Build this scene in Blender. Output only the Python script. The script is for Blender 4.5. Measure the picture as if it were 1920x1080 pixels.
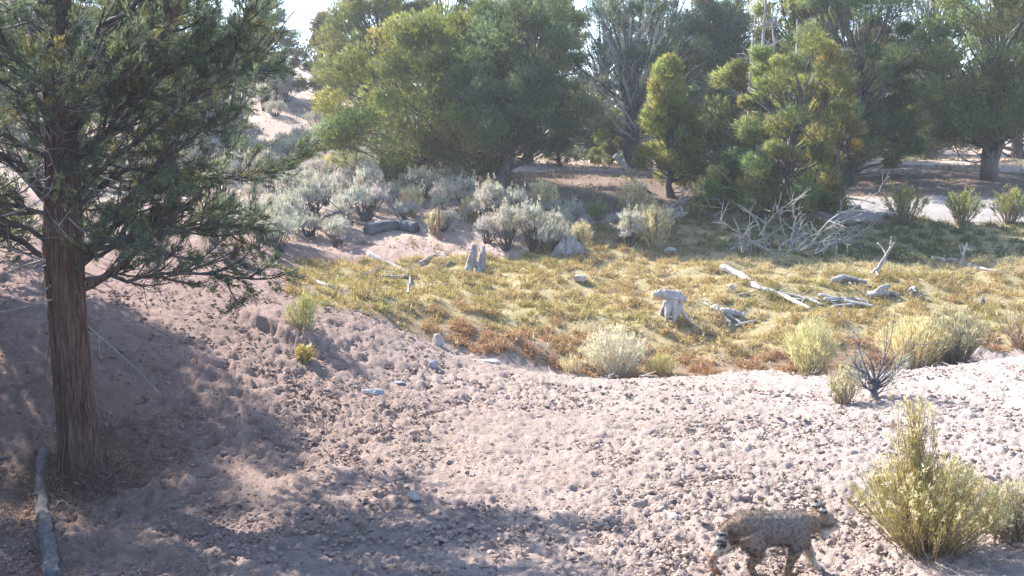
import bpy, math, random
import numpy as np
from mathutils import Vector

# ------------------------------------------------------------------ camera, sky, sun, exposure
scene = bpy.context.scene
for o in list(bpy.data.objects):
    bpy.data.objects.remove(o)
COL = scene.collection
R_ = math.radians
F_PX, CX, CY = 2150.0, 960.0, 540.0          # focal length in photo pixels, optical centre
CAM_H = 3.0
PITCH = math.atan(250 / F_PX)                # camera tilted down

cam_d = bpy.data.cameras.new('camera')
cam_d.sensor_width = 36.0
cam_d.lens = 36.0 * F_PX / 1920.0
cam_d.clip_start, cam_d.clip_end = 0.1, 2000
cam = bpy.data.objects.new('camera', cam_d)
COL.objects.link(cam)
cam.location = (0, 0, CAM_H)
cam.rotation_euler = (math.pi / 2 - PITCH, 0, 0)
scene.camera = cam

SUN_EL = R_(38)
SX, SY = -0.73, 0.68                          # towards the sun, seen from above
_l = math.hypot(SX, SY); SX /= _l; SY /= _l
world = bpy.data.worlds.new('World'); scene.world = world; world.use_nodes = True
nt = world.node_tree; nt.nodes.clear()
sky = nt.nodes.new('ShaderNodeTexSky'); sky.sky_type = 'NISHITA'; sky.sun_disc = False
sky.sun_elevation = SUN_EL; sky.sun_rotation = math.atan2(SX, SY)
sky.altitude = 1800; sky.air_density = 1.0; sky.dust_density = 1.6; sky.ozone_density = 1.0
bg = nt.nodes.new('ShaderNodeBackground'); bg.inputs['Strength'].default_value = 0.15
wo = nt.nodes.new('ShaderNodeOutputWorld')
nt.links.new(sky.outputs[0], bg.inputs[0]); nt.links.new(bg.outputs[0], wo.inputs[0])

sun_d = bpy.data.lights.new('sun', 'SUN'); sun_d.energy = 5.0; sun_d.angle = R_(0.53); sun_d.color = (1.0, 0.94, 0.86)
sun = bpy.data.objects.new('sun', sun_d); COL.objects.link(sun)
sdir = Vector((SX * math.cos(SUN_EL), SY * math.cos(SUN_EL), math.sin(SUN_EL)))
sun.rotation_euler = (-sdir).to_track_quat('-Z', 'Y').to_euler()
sun.location = (-20, 12, 20)

scene.cycles.max_bounces = 6; scene.cycles.diffuse_bounces = 3; scene.cycles.glossy_bounces = 2; scene.cycles.transmission_bounces = 3
scene.cycles.caustics_reflective = False; scene.cycles.caustics_refractive = False
scene.view_settings.view_transform = 'Standard'
scene.view_settings.look = 'None'
scene.view_settings.gamma = 1.0
scene.view_settings.exposure = 1.8

# ------------------------------------------------------------------ maths helpers
def ray(px, py):
    u = (px - CX) / F_PX; v = (CY - py) / F_PX
    cp, sp = math.cos(PITCH), math.sin(PITCH)
    return np.array([u, cp + v * sp, -sp + v * cp])

def P(px, py, Y):
    d = ray(px, py); d = d / d[1] * Y
    return np.array([d[0], d[1], CAM_H + d[2]])

def _hash(ix, iy, seed):
    h = (ix.astype(np.int64) * 374761393 + iy.astype(np.int64) * 668265263 + seed * 982451653) & 0x7fffffff
    h = ((h ^ (h >> 13)) * 1274126177) & 0x7fffffff
    h = (h ^ (h >> 16)) & 0xffffff
    return h / float(0xffffff)

def vnoise(x, y, seed=0):
    x = np.asarray(x, float); y = np.asarray(y, float)
    ix = np.floor(x); iy = np.floor(y); fx = x - ix; fy = y - iy
    fx = fx * fx * (3 - 2 * fx); fy = fy * fy * (3 - 2 * fy)
    a = _hash(ix, iy, seed); b = _hash(ix + 1, iy, seed); c = _hash(ix, iy + 1, seed); d = _hash(ix + 1, iy + 1, seed)
    return (a * (1 - fx) + b * fx) * (1 - fy) + (c * (1 - fx) + d * fx) * fy

def fbm(x, y, seed=0, octv=4):
    s = 0; a = 0.5; t = 0
    for i in range(octv):
        s = s + a * vnoise(x * 2 ** i, y * 2 ** i, seed + i * 17); t += a; a *= 0.5
    return s / t

def worley(x, y, seed=0):
    ix = np.floor(x); iy = np.floor(y)
    f1 = np.full(x.shape, 9.0); idv = np.zeros(x.shape)
    for dx in (-1, 0, 1):
        for dy in (-1, 0, 1):
            cx = ix + dx; cy = iy + dy
            hx = _hash(cx, cy, seed); hy = _hash(cx, cy, seed + 91)
            d = (cx + hx - x) ** 2 + (cy + hy - y) ** 2
            m = d < f1
            f1 = np.where(m, d, f1); idv = np.where(m, _hash(cx, cy, seed + 7), idv)
    return np.sqrt(f1), idv

def smooth(a, b, x):
    t = np.clip((x - a) / (b - a), 0, 1)
    return t * t * (3 - 2 * t)

def in_poly(x, y, poly):
    r = np.zeros(np.shape(x), bool); n = len(poly)
    for i in range(n):
        x0, y0 = poly[i]; x1, y1 = poly[(i + 1) % n]
        c = ((y0 > y) != (y1 > y)) & (x < (x1 - x0) * (y - y0) / ((y1 - y0) + 1e-12) + x0)
        r ^= c
    return r

# ------------------------------------------------------------------ the lie of the land (thin-plate surface through surveyed points)
ctl_px = [  # photo x, photo y, distance
    (-150, 1080, 8.0), (200, 1080, 7.9), (600, 1080, 7.9), (960, 1080, 7.9), (1440, 1080, 7.9), (1900, 1080, 7.9),
    (150, 905, 10.4), (600, 900, 10.1), (1000, 900, 10.1), (1400, 900, 10.0), (1880, 880, 10.1),
    (-100, 760, 11.4), (150, 700, 12.0), (350, 700, 12.3), (600, 800, 11.6), (1000, 800, 12.1), (1500, 800, 12.0), (1900, 780, 12.0),
    (700, 680, 13.9), (850, 690, 14.3), (1000, 702, 14.7), (1300, 708, 14.9), (1600, 704, 14.9), (1900, 672, 14.9), (2150, 650, 14.8),
    (-100, 540, 14.2), (150, 560, 14.3), (350, 575, 14.3), (480, 590, 14.4), (600, 568, 15.6), (700, 600, 15.4), (820, 640, 15.3),
    (-60, 440, 18.0), (100, 475, 17.2), (300, 480, 18), (450, 470, 20),
    (650, 530, 20.5), (600, 470, 25.0), (850, 600, 18.3), (1000, 640, 18.0), (1260, 605, 20.0), (1700, 600, 20.0), (1000, 540, 22.5),
    (1100, 520, 24), (1500, 525, 23.6), (1100, 465, 26.5), (1480, 480, 25.6), (1900, 500, 24.8), (1750, 490, 25.4),
    (700, 440, 27.5), (850, 430, 28.0), (700, 380, 31), (600, 300, 37), (600, 215, 47), (700, 200, 52),
    (930, 370, 31), (1190, 350, 32.5), (1300, 400, 29.5), (1450, 405, 29.3), (1700, 405, 29.5), (1900, 410, 29),
    (1600, 345, 34.5), (1850, 335, 33.5), (1700, 302, 44), (1900, 292, 55), (1300, 310, 44), (2150, 340, 33),
    (300, 330, 32), (100, 380, 26), (-150, 380, 24), (300, 110, 52), (0, 110, 46), (450, 150, 52), (1000, 285, 48)]
ctl = [P(*c) for c in ctl_px]
ctl += [np.array(p, float) for p in [
    (0, 17.0, -0.34), (3, 16.8, -0.34), (6, 16.8, -0.30), (9, 17, -.2), (-1.0, 16.8, -0.1), (1.5, 18.2, -0.34),
    (7.5, 26.4, 0.62), (10, 26.4, 0.5),
    (0, 0, 1.3), (0, 3, 0.95), (0, 5.5, 0.35), (-6, 3, 1.0), (6, 3, 0.9), (-10, 0, 1.3), (10, 0, 1.2), (0, -15, 1.6), (-9, 8, 0.7), (9, 8, 0.3), (13, 13, .4),
    (-12, 14, 1.5), (-25, 10, 2.2), (25, 10, 1.5), (-40, -20, 3), (40, -20, 2),
    (-30, 60, 12.0), (0, 70, 5.0), (30, 65, 4.4), (-60, 40, 10), (60, 40, 4), (-90, 120, 22), (0, 130, 9), (90, 120, 8), (-120, 0, 5), (120, 0, 4), (0, -120, 3)]]
ctl = np.array(ctl)
def _U(r2):
    return r2 * np.log(r2 + 1e-9)
_n = len(ctl)
_K = _U(((ctl[:, None, :2] - ctl[None, :, :2]) ** 2).sum(-1)) + np.eye(_n) * 0.6
_Pm = np.hstack([np.ones((_n, 1)), ctl[:, :2]])
_A = np.vstack([np.hstack([_K, _Pm]), np.hstack([_Pm.T, np.zeros((3, 3))])])
_W = np.linalg.solve(_A, np.concatenate([ctl[:, 2], np.zeros(3)]))
def gz(x, y):
    x = np.atleast_1d(np.asarray(x, float)); y = np.atleast_1d(np.asarray(y, float))
    rr = np.hypot(x, y); f = np.minimum(1, 140 / np.maximum(rr, 1e-6)); x = x * f; y = y * f
    out = np.empty(len(x))
    for s in range(0, len(x), 40000):
        xs, ys = x[s:s + 40000], y[s:s + 40000]
        d2 = (xs[:, None] - ctl[None, :, 0]) ** 2 + (ys[:, None] - ctl[None, :, 1]) ** 2
        out[s:s + 40000] = _U(d2) @ _W[:_n] + _W[_n] + _W[_n + 1] * xs + _W[_n + 2] * ys + .46 * (fbm(xs * .75 + 3, ys * .75, 44, 3) - .5) * smooth(16.6, 18.2, ys) * smooth(29, 26, ys)
    return out
_YS = np.concatenate([np.arange(5, 40, 0.04), np.arange(40, 130, 0.2)])
def at(px, py):
    """point of the ground that a photo pixel looks at"""
    d = ray(px, py); d = d / d[1]
    x = d[0] * _YS; z = CAM_H + d[2] * _YS
    hit = np.nonzero(z <= gz(x, _YS))[0]
    i = hit[0] if len(hit) else len(_YS) - 1
    Y = _YS[i]
    return np.array([d[0] * Y, Y, gz(d[0] * Y, Y)[0]])
def on(px, Y):
    x = (px - CX) / F_PX * Y * 1.0
    return np.array([x, Y, gz(x, Y)[0]])

# ------------------------------------------------------------------ mesh helpers
def xc(a, b):
    a, b = np.broadcast_arrays(a, b)
    return np.stack([a[..., 1] * b[..., 2] - a[..., 2] * b[..., 1], a[..., 2] * b[..., 0] - a[..., 0] * b[..., 2], a[..., 0] * b[..., 1] - a[..., 1] * b[..., 0]], -1)

class Acc:
    """collects triangles with a colour per vertex"""
    def __init__(s): s.V = []; s.F = []; s.C = []; s.n = 0
    def add(s, V, F, c=(1, 1, 1)):
        V = np.asarray(V, float); F = np.asarray(F, int)
        c = np.asarray(c, float)
        if c.ndim == 1: c = np.repeat(c[None, :], len(V), 0)
        s.V.append(V); s.F.append(F + s.n); s.C.append(c); s.n += len(V)
    def tube(s, pts, rad, k=6, c=(1, 1, 1), cap=True, rough=0, rng=None):
        pts = np.asarray(pts, float); n = len(pts)
        rad = np.broadcast_to(np.asarray(rad, float), (n,))
        T = np.gradient(pts, axis=0); T /= np.linalg.norm(T, axis=1)[:, None] + 1e-9
        ref = np.array([0, 0, 1.0]) if abs(T[0][2]) < 0.9 else np.array([1.0, 0, 0])
        A = xc(T, ref); nn = np.linalg.norm(A, axis=1)
        if (nn < 1e-3).any(): A[nn < 1e-3] = xc(T[nn < 1e-3], np.array([0.3, 1, 0.1]))
        A /= np.linalg.norm(A, axis=1)[:, None] + 1e-9
        B = xc(T, A)
        th = np.arange(k) / k * 2 * math.pi
        rr = np.repeat(rad[:, None], k, 1)
        if rough and rng is not None:
            rr = rr * (1 + rough * (rng.random((1, k)) - 0.5) * 1.4 + rough * (rng.random((n, k)) - 0.5))
        V = pts[:, None, :] + rr[..., None] * (np.cos(th)[None, :, None] * A[:, None, :] + np.sin(th)[None, :, None] * B[:, None, :])
        V = V.reshape(-1, 3)
        i = np.arange(n - 1)[:, None] * k; j = np.arange(k)[None, :]; j2 = (j + 1) % k
        a = (i + j).ravel(); b = (i + j2).ravel(); c2 = (i + k + j2).ravel(); d = (i + k + j).ravel()
        F = np.vstack([np.stack([a, b, c2], 1), np.stack([a, c2, d], 1)])
        if cap:
            V = np.vstack([V, pts[0], pts[-1]]); e = n * k
            jj = np.arange(k); j3 = (jj + 1) % k
            F = np.vstack([F, np.stack([np.full(k, e), j3, jj], 1), np.stack([np.full(k, e + 1), (n - 1) * k + jj, (n - 1) * k + j3], 1)])
        s.add(V, F, c)
    def twig(s, p0, p1, r0, r1):
        s.Q = getattr(s, 'Q', []); s.Q.append((*p0, *p1, r0, r1))
    def flush(s):
        Q = np.array(getattr(s, 'Q', []), float); s.Q = []
        if not len(Q): return
        a, b = Q[:, :3], Q[:, 3:6]; d = b - a; d /= np.linalg.norm(d, axis=1)[:, None] + 1e-9
        u = xc(d, np.array([.31, .52, .79])); u /= np.linalg.norm(u, axis=1)[:, None] + 1e-9; v = xc(d, u)
        V = []
        for p, r in ((a, Q[:, 6:7]), (b, Q[:, 7:8])):
            for th in (0, 2.094, 4.189): V.append(p + r * (math.cos(th) * u + math.sin(th) * v))
        V = np.stack(V, 1).reshape(-1, 3)
        f = np.array([(0, 1, 4), (0, 4, 3), (1, 2, 5), (1, 5, 4), (2, 0, 3), (2, 3, 5)])
        s.add(V, (f[None] + np.arange(len(Q))[:, None, None] * 6).reshape(-1, 3))
    def sprays(s, cen, dirs, rng, nb=5, length=0.1, width=0.03, spread=0.7, col=None, colj=0.15, nrm=None):
        """a little spray of nb narrow leaflets at each centre"""
        N = len(cen)
        if N == 0: return
        cen = np.repeat(cen, nb, 0); d = np.repeat(dirs, nb, 0) + rng.normal(0, spread, (N * nb, 3))
        d /= np.linalg.norm(d, axis=1)[:, None] + 1e-9
        w = xc(d, rng.normal(0, 1, (N * nb, 3))); w /= np.linalg.norm(w, axis=1)[:, None] + 1e-9
        L = length * (0.55 + 0.8 * rng.random((N * nb, 1))); W = width * (0.6 + 0.7 * rng.random((N * nb, 1)))
        b0 = cen + rng.normal(0, length * 0.25, cen.shape)
        V = np.stack([b0 - w * W * .35, b0 + w * W * .5, b0 + d * L], 1).reshape(-1, 3)
        M = N * nb
        F = np.arange(3 * M).reshape(-1, 3)
        if nrm is not None:                      # leaflets face outwards from their clump
            q = np.repeat(nrm, nb, 0); q = q / (np.linalg.norm(q, axis=1)[:, None] + 1e-9)
            T3 = V.reshape(-1, 3, 3); g = xc(T3[:, 1] - T3[:, 0], T3[:, 2] - T3[:, 0]); g /= np.linalg.norm(g, axis=1)[:, None] + 1e-12
            fl = (g * q).sum(1) < 0; F[fl] = F[fl][:, ::-1]; g[fl] *= -1
            h = .62 * q + .38 * g; h /= np.linalg.norm(h, axis=1)[:, None]
            s.NR = getattr(s, 'NR', []); s.NR.append(np.repeat(h, 3, 0))
        c = np.asarray(col, float)
        c = np.repeat(c[None, :], N, 0) if c.ndim == 1 else c
        c = np.repeat(c, nb, 0) * (1 + colj * rng.normal(0, 1, (M, 1)))
        s.add(V, F, np.clip(np.repeat(c, 3, 0), 0.005, 1))
    def mesh(s, name, smooth_shade=False):
        s.flush()
        V = np.vstack(s.V); F = np.vstack(s.F); C = np.vstack(s.C)
        nr = getattr(s, 'NR', None)
        me = np_mesh(name, V, F, C, smooth_shade or bool(nr))
        if nr: me.normals_split_custom_set_from_vertices(np.vstack(nr).tolist())
        return me

def np_mesh(name, V, F, C=None, smooth_shade=False):
    me = bpy.data.meshes.new(name)
    k = F.shape[1]
    me.vertices.add(len(V)); me.vertices.foreach_set('co', np.ascontiguousarray(V, np.float32).ravel())
    me.loops.add(F.size); me.loops.foreach_set('vertex_index', np.ascontiguousarray(F, np.int32).ravel())
    me.polygons.add(len(F)); me.polygons.foreach_set('loop_start', np.arange(0, F.size, k, dtype=np.int32))
    me.polygons.foreach_set('use_smooth', np.full(len(F), smooth_shade))
    if C is not None:
        ca = me.color_attributes.new('Col', 'FLOAT_COLOR', 'POINT')
        ca.data.foreach_set('color', np.hstack([C, np.ones((len(C), 1))]).astype(np.float32).ravel())
    me.update(calc_edges=True)
    return me

def obj(name, me, mat, parent=None, loc=(0, 0, 0)):
    o = bpy.data.objects.new(name, me)
    if me is not None:
        me.materials.clear(); me.materials.append(mat)
    COL.objects.link(o); o.location = loc
    if parent is not None: o.parent = parent
    return o

def tag(o, label, cat, group=None):
    o['label'] = label; o['category'] = cat
    if group: o['group'] = group
    return o

def empty(name, loc, label, cat, group=None, rz=0):
    o = bpy.data.objects.new(name, None); o.empty_display_size = 0.2
    COL.objects.link(o); o.location = loc; o.rotation_euler = (0, 0, rz)
    return tag(o, label, cat, group)

def copy_tree(root, loc, rz, sc, label, group=None):
    r = root.copy(); COL.objects.link(r); r.location = loc; r.rotation_euler = (0, 0, rz); r.scale = sc
    r['label'] = label
    if group: r['group'] = group
    for ch in root.children:
        c = ch.copy(); COL.objects.link(c); c.parent = r
    return r

# ------------------------------------------------------------------ materials
def new_mat(name):
    m = bpy.data.materials.new(name); m.use_nodes = True
    n = m.node_tree; n.nodes.clear()
    return m, n, n.nodes.new('ShaderNodeOutputMaterial')

def mixrgb(n, typ, fac, a, b):
    x = n.nodes.new('ShaderNodeMix'); x.data_type = 'RGBA'; x.blend_type = typ
    for sock, val in ((x.inputs[0], fac), (x.inputs[6], a), (x.inputs[7], b)):
        if isinstance(val, (int, float)): sock.default_value = val
        elif isinstance(val, tuple): sock.default_value = (*val, 1)
        else: n.links.new(val, sock)
    return x.outputs[2]

def noise(n, scale, detail=4, rough=0.6, vec=None, stretch=None):
    t = n.nodes.new('ShaderNodeTexNoise'); t.inputs['Scale'].default_value = scale
    t.inputs['Detail'].default_value = detail; t.inputs['Roughness'].default_value = rough
    tc = n.nodes.new('ShaderNodeTexCoord'); src = tc.outputs['Object']
    if stretch:
        mp = n.nodes.new('ShaderNodeMapping'); mp.inputs['Scale'].default_value = stretch
        n.links.new(src, mp.inputs[0]); src = mp.outputs[0]
    n.links.new(src, t.inputs['Vector'])
    return t.outputs[0]

def ramp(n, src, stops):
    r = n.nodes.new('ShaderNodeValToRGB'); e = r.color_ramp.elements
    while len(e) > 1: e.remove(e[-1])
    e[0].position = stops[0][0]; e[0].color = (*stops[0][1], 1)
    for p, c in stops[1:]:
        x = e.new(p); x.color = (*c, 1)
    n.links.new(src, r.inputs[0])
    return r.outputs[0]

def leaf_mat(name, trans=0.3, tcol=(1.1, 1.1, 0.6)):
    m, n, out = new_mat(name)
    a = n.nodes.new('ShaderNodeVertexColor'); a.layer_name = 'Col'
    d = n.nodes.new('ShaderNodeBsdfPrincipled'); d.inputs['Roughness'].default_value = 0.75
    d.inputs['Specular IOR Level'].default_value = 0.25
    n.links.new(a.outputs[0], d.inputs['Base Color'])
    t = n.nodes.new('ShaderNodeBsdfTranslucent')
    n.links.new(mixrgb(n, 'MULTIPLY', 1.0, a.outputs[0], tcol), t.inputs[0])
    x = n.nodes.new('ShaderNodeMixShader'); x.inputs[0].default_value = trans
    n.links.new(d.outputs[0], x.inputs[1]); n.links.new(t.outputs[0], x.inputs[2])
    n.links.new(x.outputs[0], out.inputs[0])
    return m

def rough_mat(name, scale, stops, bump=0.4, bscale=None, stretch=None, rough=0.9, vcol=False, bdist=0.01):
    m, n, out = new_mat(name)
    d = n.nodes.new('ShaderNodeBsdfPrincipled'); d.inputs['Roughness'].default_value = rough
    d.inputs['Specular IOR Level'].default_value = 0.2
    c = ramp(n, noise(n, scale, 6, 0.65, stretch=stretch), stops)
    if vcol:
        a = n.nodes.new('ShaderNodeVertexColor'); a.layer_name = 'Col'
        c = mixrgb(n, 'MULTIPLY', 1.0, a.outputs[0], c)
    n.links.new(c, d.inputs['Base Color'])
    b = n.nodes.new('ShaderNodeBump'); b.inputs['Strength'].default_value = bump; b.inputs['Distance'].default_value = bdist
    n.links.new(noise(n, bscale or scale * 2, 5, 0.7, stretch=stretch), b.inputs['Height'])
    n.links.new(b.outputs[0], d.inputs['Normal']); n.links.new(d.outputs[0], out.inputs[0])
    return m

M = {}
M['ground'] = rough_mat('dry_earth', 9, [(0.25, (0.80, 0.78, 0.78)), (0.5, (1, 1, 1)), (0.75, (1.15, 1.13, 1.1))], 1.0, 45, vcol=True, bdist=0.035)
M['clod'] = rough_mat('earth_clods', 20, [(0.3, (0.85, 0.83, 0.82)), (0.7, (1.15, 1.13, 1.1))], 0.5, 60, vcol=True)
M['juniper'] = leaf_mat('juniper_foliage', 0.5, (1.15, 1.12, .7))
M['sage'] = leaf_mat('sagebrush_leaves', 0.3, (1, 1, 0.9))
M['rabbit'] = leaf_mat('rabbitbrush_stems', 0.3, (1.1, 1.05, 0.7))
M['straw'] = leaf_mat('straw_stems', 0.3, (1, 1, .92))
M['grass'] = leaf_mat('meadow_blades', 0.35, (1.1, 1.05, 0.7))
M['bark'] = rough_mat('juniper_bark', 11, [(0.3, (0.03, 0.02, 0.018)), (0.46, (0.11, 0.062, 0.05)), (0.6, (0.19, 0.115, 0.095)), (0.75, (0.32, 0.24, 0.225))], 1.0, 24, stretch=(5, 5, 0.35), bdist=0.03)
M['farbark'] = rough_mat('far_juniper_bark', 3, [(0.3, (0.05, 0.042, 0.042)), (0.55, (0.12, 0.10, 0.097)), (0.75, (0.24, 0.21, 0.20))], 0.8, 9, stretch=(3, 3, 0.7))
M['twig'] = rough_mat('grey_twigs', 6, [(0.3, (0.035, 0.03, 0.03)), (0.7, (0.13, 0.11, 0.108))], 0.4, 20)
M['dead'] = rough_mat('bleached_wood', 4, [(0.3, (0.16, 0.14, 0.13)), (0.45, (0.36, 0.33, 0.31)), (0.6, (0.50, 0.47, 0.44)), (0.75, (0.60, 0.57, 0.53))], 1.0, 22, stretch=(3, 3, 1.2), bdist=.02)
M['greydead'] = rough_mat('grey_weathered_wood', 4, [(0.3, (0.15, 0.14, 0.145)), (0.55, (0.30, 0.285, 0.285)), (0.75, (0.44, 0.42, 0.41))], 0.8, 14, stretch=(3, 3, 1.2))
M['barewood'] = rough_mat('barkless_grey_wood', 10, [(0.3, (0.07, 0.06, 0.058)), (0.5, (0.19, 0.17, 0.165)), (0.7, (0.30, 0.275, 0.265))], 1.0, 30, stretch=(4, .6, 4), bdist=.02)
M['darkdead'] = rough_mat('dark_weathered_wood', 4, [(0.3, (0.06, 0.06, 0.07)), (0.55, (0.13, 0.13, 0.15)), (0.75, (0.22, 0.22, 0.24))], 0.8, 14)
M['redwood'] = rough_mat('reddish_dead_wood', 4, [(0.3, (0.16, 0.08, 0.06)), (0.7, (0.34, 0.2, 0.16))], 0.8, 14)
M['palerock'] = rough_mat('pale_rock', 7, [(0.3, (0.26, 0.235, 0.215)), (0.7, (0.46, 0.42, 0.39))], 0.6, 25)
M['greyrock'] = rough_mat('grey_rock', 7, [(0.3, (0.20, 0.20, 0.23)), (0.7, (0.36, 0.35, 0.38))], 0.6, 25)
M['bone'] = rough_mat('bleached_bone', 9, [(0.3, (0.6, 0.56, 0.5)), (0.7, (0.8, 0.77, 0.72))], 0.3, 30)

# ------------------------------------------------------------------ ground
def poly(pts): return [tuple(at(*p)[:2]) for p in pts]
MEADOW = poly([(540, 563), (620, 575), (700, 597), (790, 632), (860, 655), (930, 678), (1010, 692), (1300, 702), (1600, 697), (1700, 688), (1920, 655), (2150, 635)]) + [(22, 24), (22, 30.5)] + \
    poly([(1920, 415), (1700, 408), (1500, 410), (1380, 405), (1250, 410), (1050, 430), (1000, 470), (850, 485), (780, 478), (540, 490)])
WASH = poly([(1440, 372), (1600, 368), (1800, 372), (1980, 385), (2150, 395), (2150, 420), (1920, 414), (1700, 406), (1500, 407)])
TREELITTER = poly([(860, 330), (1100, 320), (1300, 330), (1500, 330), (1700, 330), (1960, 320), (2150, 340), (2150, 385), (1900, 372), (1600, 366), (1440, 370), (1300, 398), (1050, 405), (900, 385)])  # ground under the trees, dark with needle litter

def masks(x, y):
    wx = x + (fbm(x * 1.1, y * 1.1, 3) - .5) * 1.3; wy = y + (fbm(x * 1.1, y * 1.1, 33) - .5) * 1.1
    md = in_poly(wx, wy, MEADOW).astype(float)
    ws = in_poly(wx, wy, WASH).astype(float)
    tr = in_poly(wx, wy, TREELITTER).astype(float)
    return md, ws, tr

def build_ground():
    half = R_(31)
    th_in = np.linspace(-half, half, 620)
    th_out = np.concatenate([np.linspace(half, math.pi * 2 - half, 70)[1:-1]])
    th = np.concatenate([th_in, th_out])
    r = [0.25, 1.0, 2, 3, 4, 5, 6, 6.8]
    while r[-1] < 18: r.append(r[-1] * 1.0036)
    while r[-1] < 60: r.append(r[-1] * 1.008)
    while r[-1] < 420: r.append(r[-1] * 1.09)
    r = np.array(r); nr, nth = len(r), len(th)
    X = (r[:, None] * np.sin(th)[None, :]).ravel(); Y = (r[:, None] * np.cos(th)[None, :]).ravel()
    Z = gz(X, Y)
    md, ws, tr = masks(X, Y)
    near = smooth(40, 20, np.hypot(X, Y)) * smooth(3, 6, np.hypot(X, Y))
    dirt = (1 - md) * (1 - 0.7 * tr)
    # churned earth: lumps, cloddy cells, hoof dents
    wx = X + 0.12 * (vnoise(X * 6, Y * 6, 5) - .5); wy = Y + 0.12 * (vnoise(X * 6, Y * 6, 6) - .5)
    w1, id1 = worley(wx * 8, wy * 8, 11)
    w2, id2 = worley(wx * 16, wy * 16, 12)
    w3, id3 = worley(wx * 3.2, wy * 3.2, 13)
    churn = 0.55 + 0.45 * smooth(.40, .62, fbm(X * .45, Y * .45, 77))
    disp = (0.10 * (fbm(X * .9, Y * .9, 21) - .5) + 0.05 * (fbm(X * 3, Y * 3, 22) - .5) + 0.035 * (fbm(X * 22, Y * 22, 23, 3) - .5)
            + churn * (0.042 * (0.55 - w1) * (0.1 + 1.4 * id1) + 0.058 * (0.5 - w2) * (0.4 + id2))
            - 0.05 * churn * smooth(.33, .1, w3) * (id3 > .45))
    A_, B_ = at(425, 592)[:2], at(585, 668)[:2]; ab = B_ - A_; L_ = np.hypot(*ab); ab = ab / L_
    al = (X - A_[0]) * ab[0] + (Y - A_[1]) * ab[1]; sd = -(X - A_[0]) * ab[1] * -1 * -1 + (Y - A_[1]) * ab[0]
    sd = sd + .16 * (fbm(al * 3, al * 0, 9) - .5)
    disp = disp + .13 * smooth(-.03, .09, sd) * smooth(1.3, .1, sd) * smooth(-.2, .3, al) * smooth(L_ + .15, L_ - .4, al)
    Z = Z + near * dirt * disp
    far = smooth(25, 40, np.hypot(X, Y))
    Z = Z + far * 0.25 * (fbm(X * .5, Y * .5, 45) - .5)
    # earth colours
    n1 = fbm(X * .5, Y * .5, 51)[:, None]; n2 = fbm(X * 2.2, Y * 2.2, 52)[:, None]
    c_d = np.array([0.365, 0.287, 0.250]) * (0.86 + 0.28 * n1) * (0.85 + .3 * n2)
    shade_red = smooth(1.5, -4.5, X)[:, None]
    c_d = c_d * (1 - shade_red * np.array([0.30, 0.40, 0.42]))  # redder earth to the left, darkened further to deepen the shade there
    pale = (smooth(1.0, 5.5, X) * smooth(7, 11, Y))[:, None]
    c_d = c_d * (1 + pale * np.array([0.20, 0.25, 0.29]))
    cl = (id1 - .5)[:, None]
    c_d = c_d * (1 + 0.16 * cl)
    c_m = (np.array([0.34, 0.28, 0.15]) - smooth(19.5, 17.8, Y)[:, None] * np.array([.09, .10, .03])) * (0.7 + .6 * n2)
    c_w = np.array([0.36, 0.33, 0.32]) * (0.8 + .4 * n2)
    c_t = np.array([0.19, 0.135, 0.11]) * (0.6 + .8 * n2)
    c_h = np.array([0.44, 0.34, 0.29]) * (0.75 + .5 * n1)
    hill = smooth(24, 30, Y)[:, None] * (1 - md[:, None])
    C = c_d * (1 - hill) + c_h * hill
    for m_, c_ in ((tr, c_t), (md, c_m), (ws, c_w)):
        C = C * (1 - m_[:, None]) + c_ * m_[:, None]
    V = np.stack([X, Y, Z], 1)
    i = np.arange(nr - 1)[:, None] * nth; j = np.arange(nth)[None, :]; j2 = (j + 1) % nth
    F = np.stack([(i + j).ravel(), (i + nth + j).ravel(), (i + nth + j2).ravel(), (i + j2).ravel()], 1)
    V = np.vstack([V, [0, 0, gz(0, 0)[0]]]); C = np.vstack([C, [0.4, .33, .3]])
    # innermost disc as quads of a fan is skipped: tiny hole closed with degenerate-free ring triangles folded into quads
    jj = np.arange(0, nth - 1, 2); e = len(V) - 1
    F = np.vstack([F, np.stack([np.full(len(jj), e), jj, jj + 1, (jj + 2) % nth], 1)])
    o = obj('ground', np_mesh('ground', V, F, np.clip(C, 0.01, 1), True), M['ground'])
    o['kind'] = 'structure'
build_ground()

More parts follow.
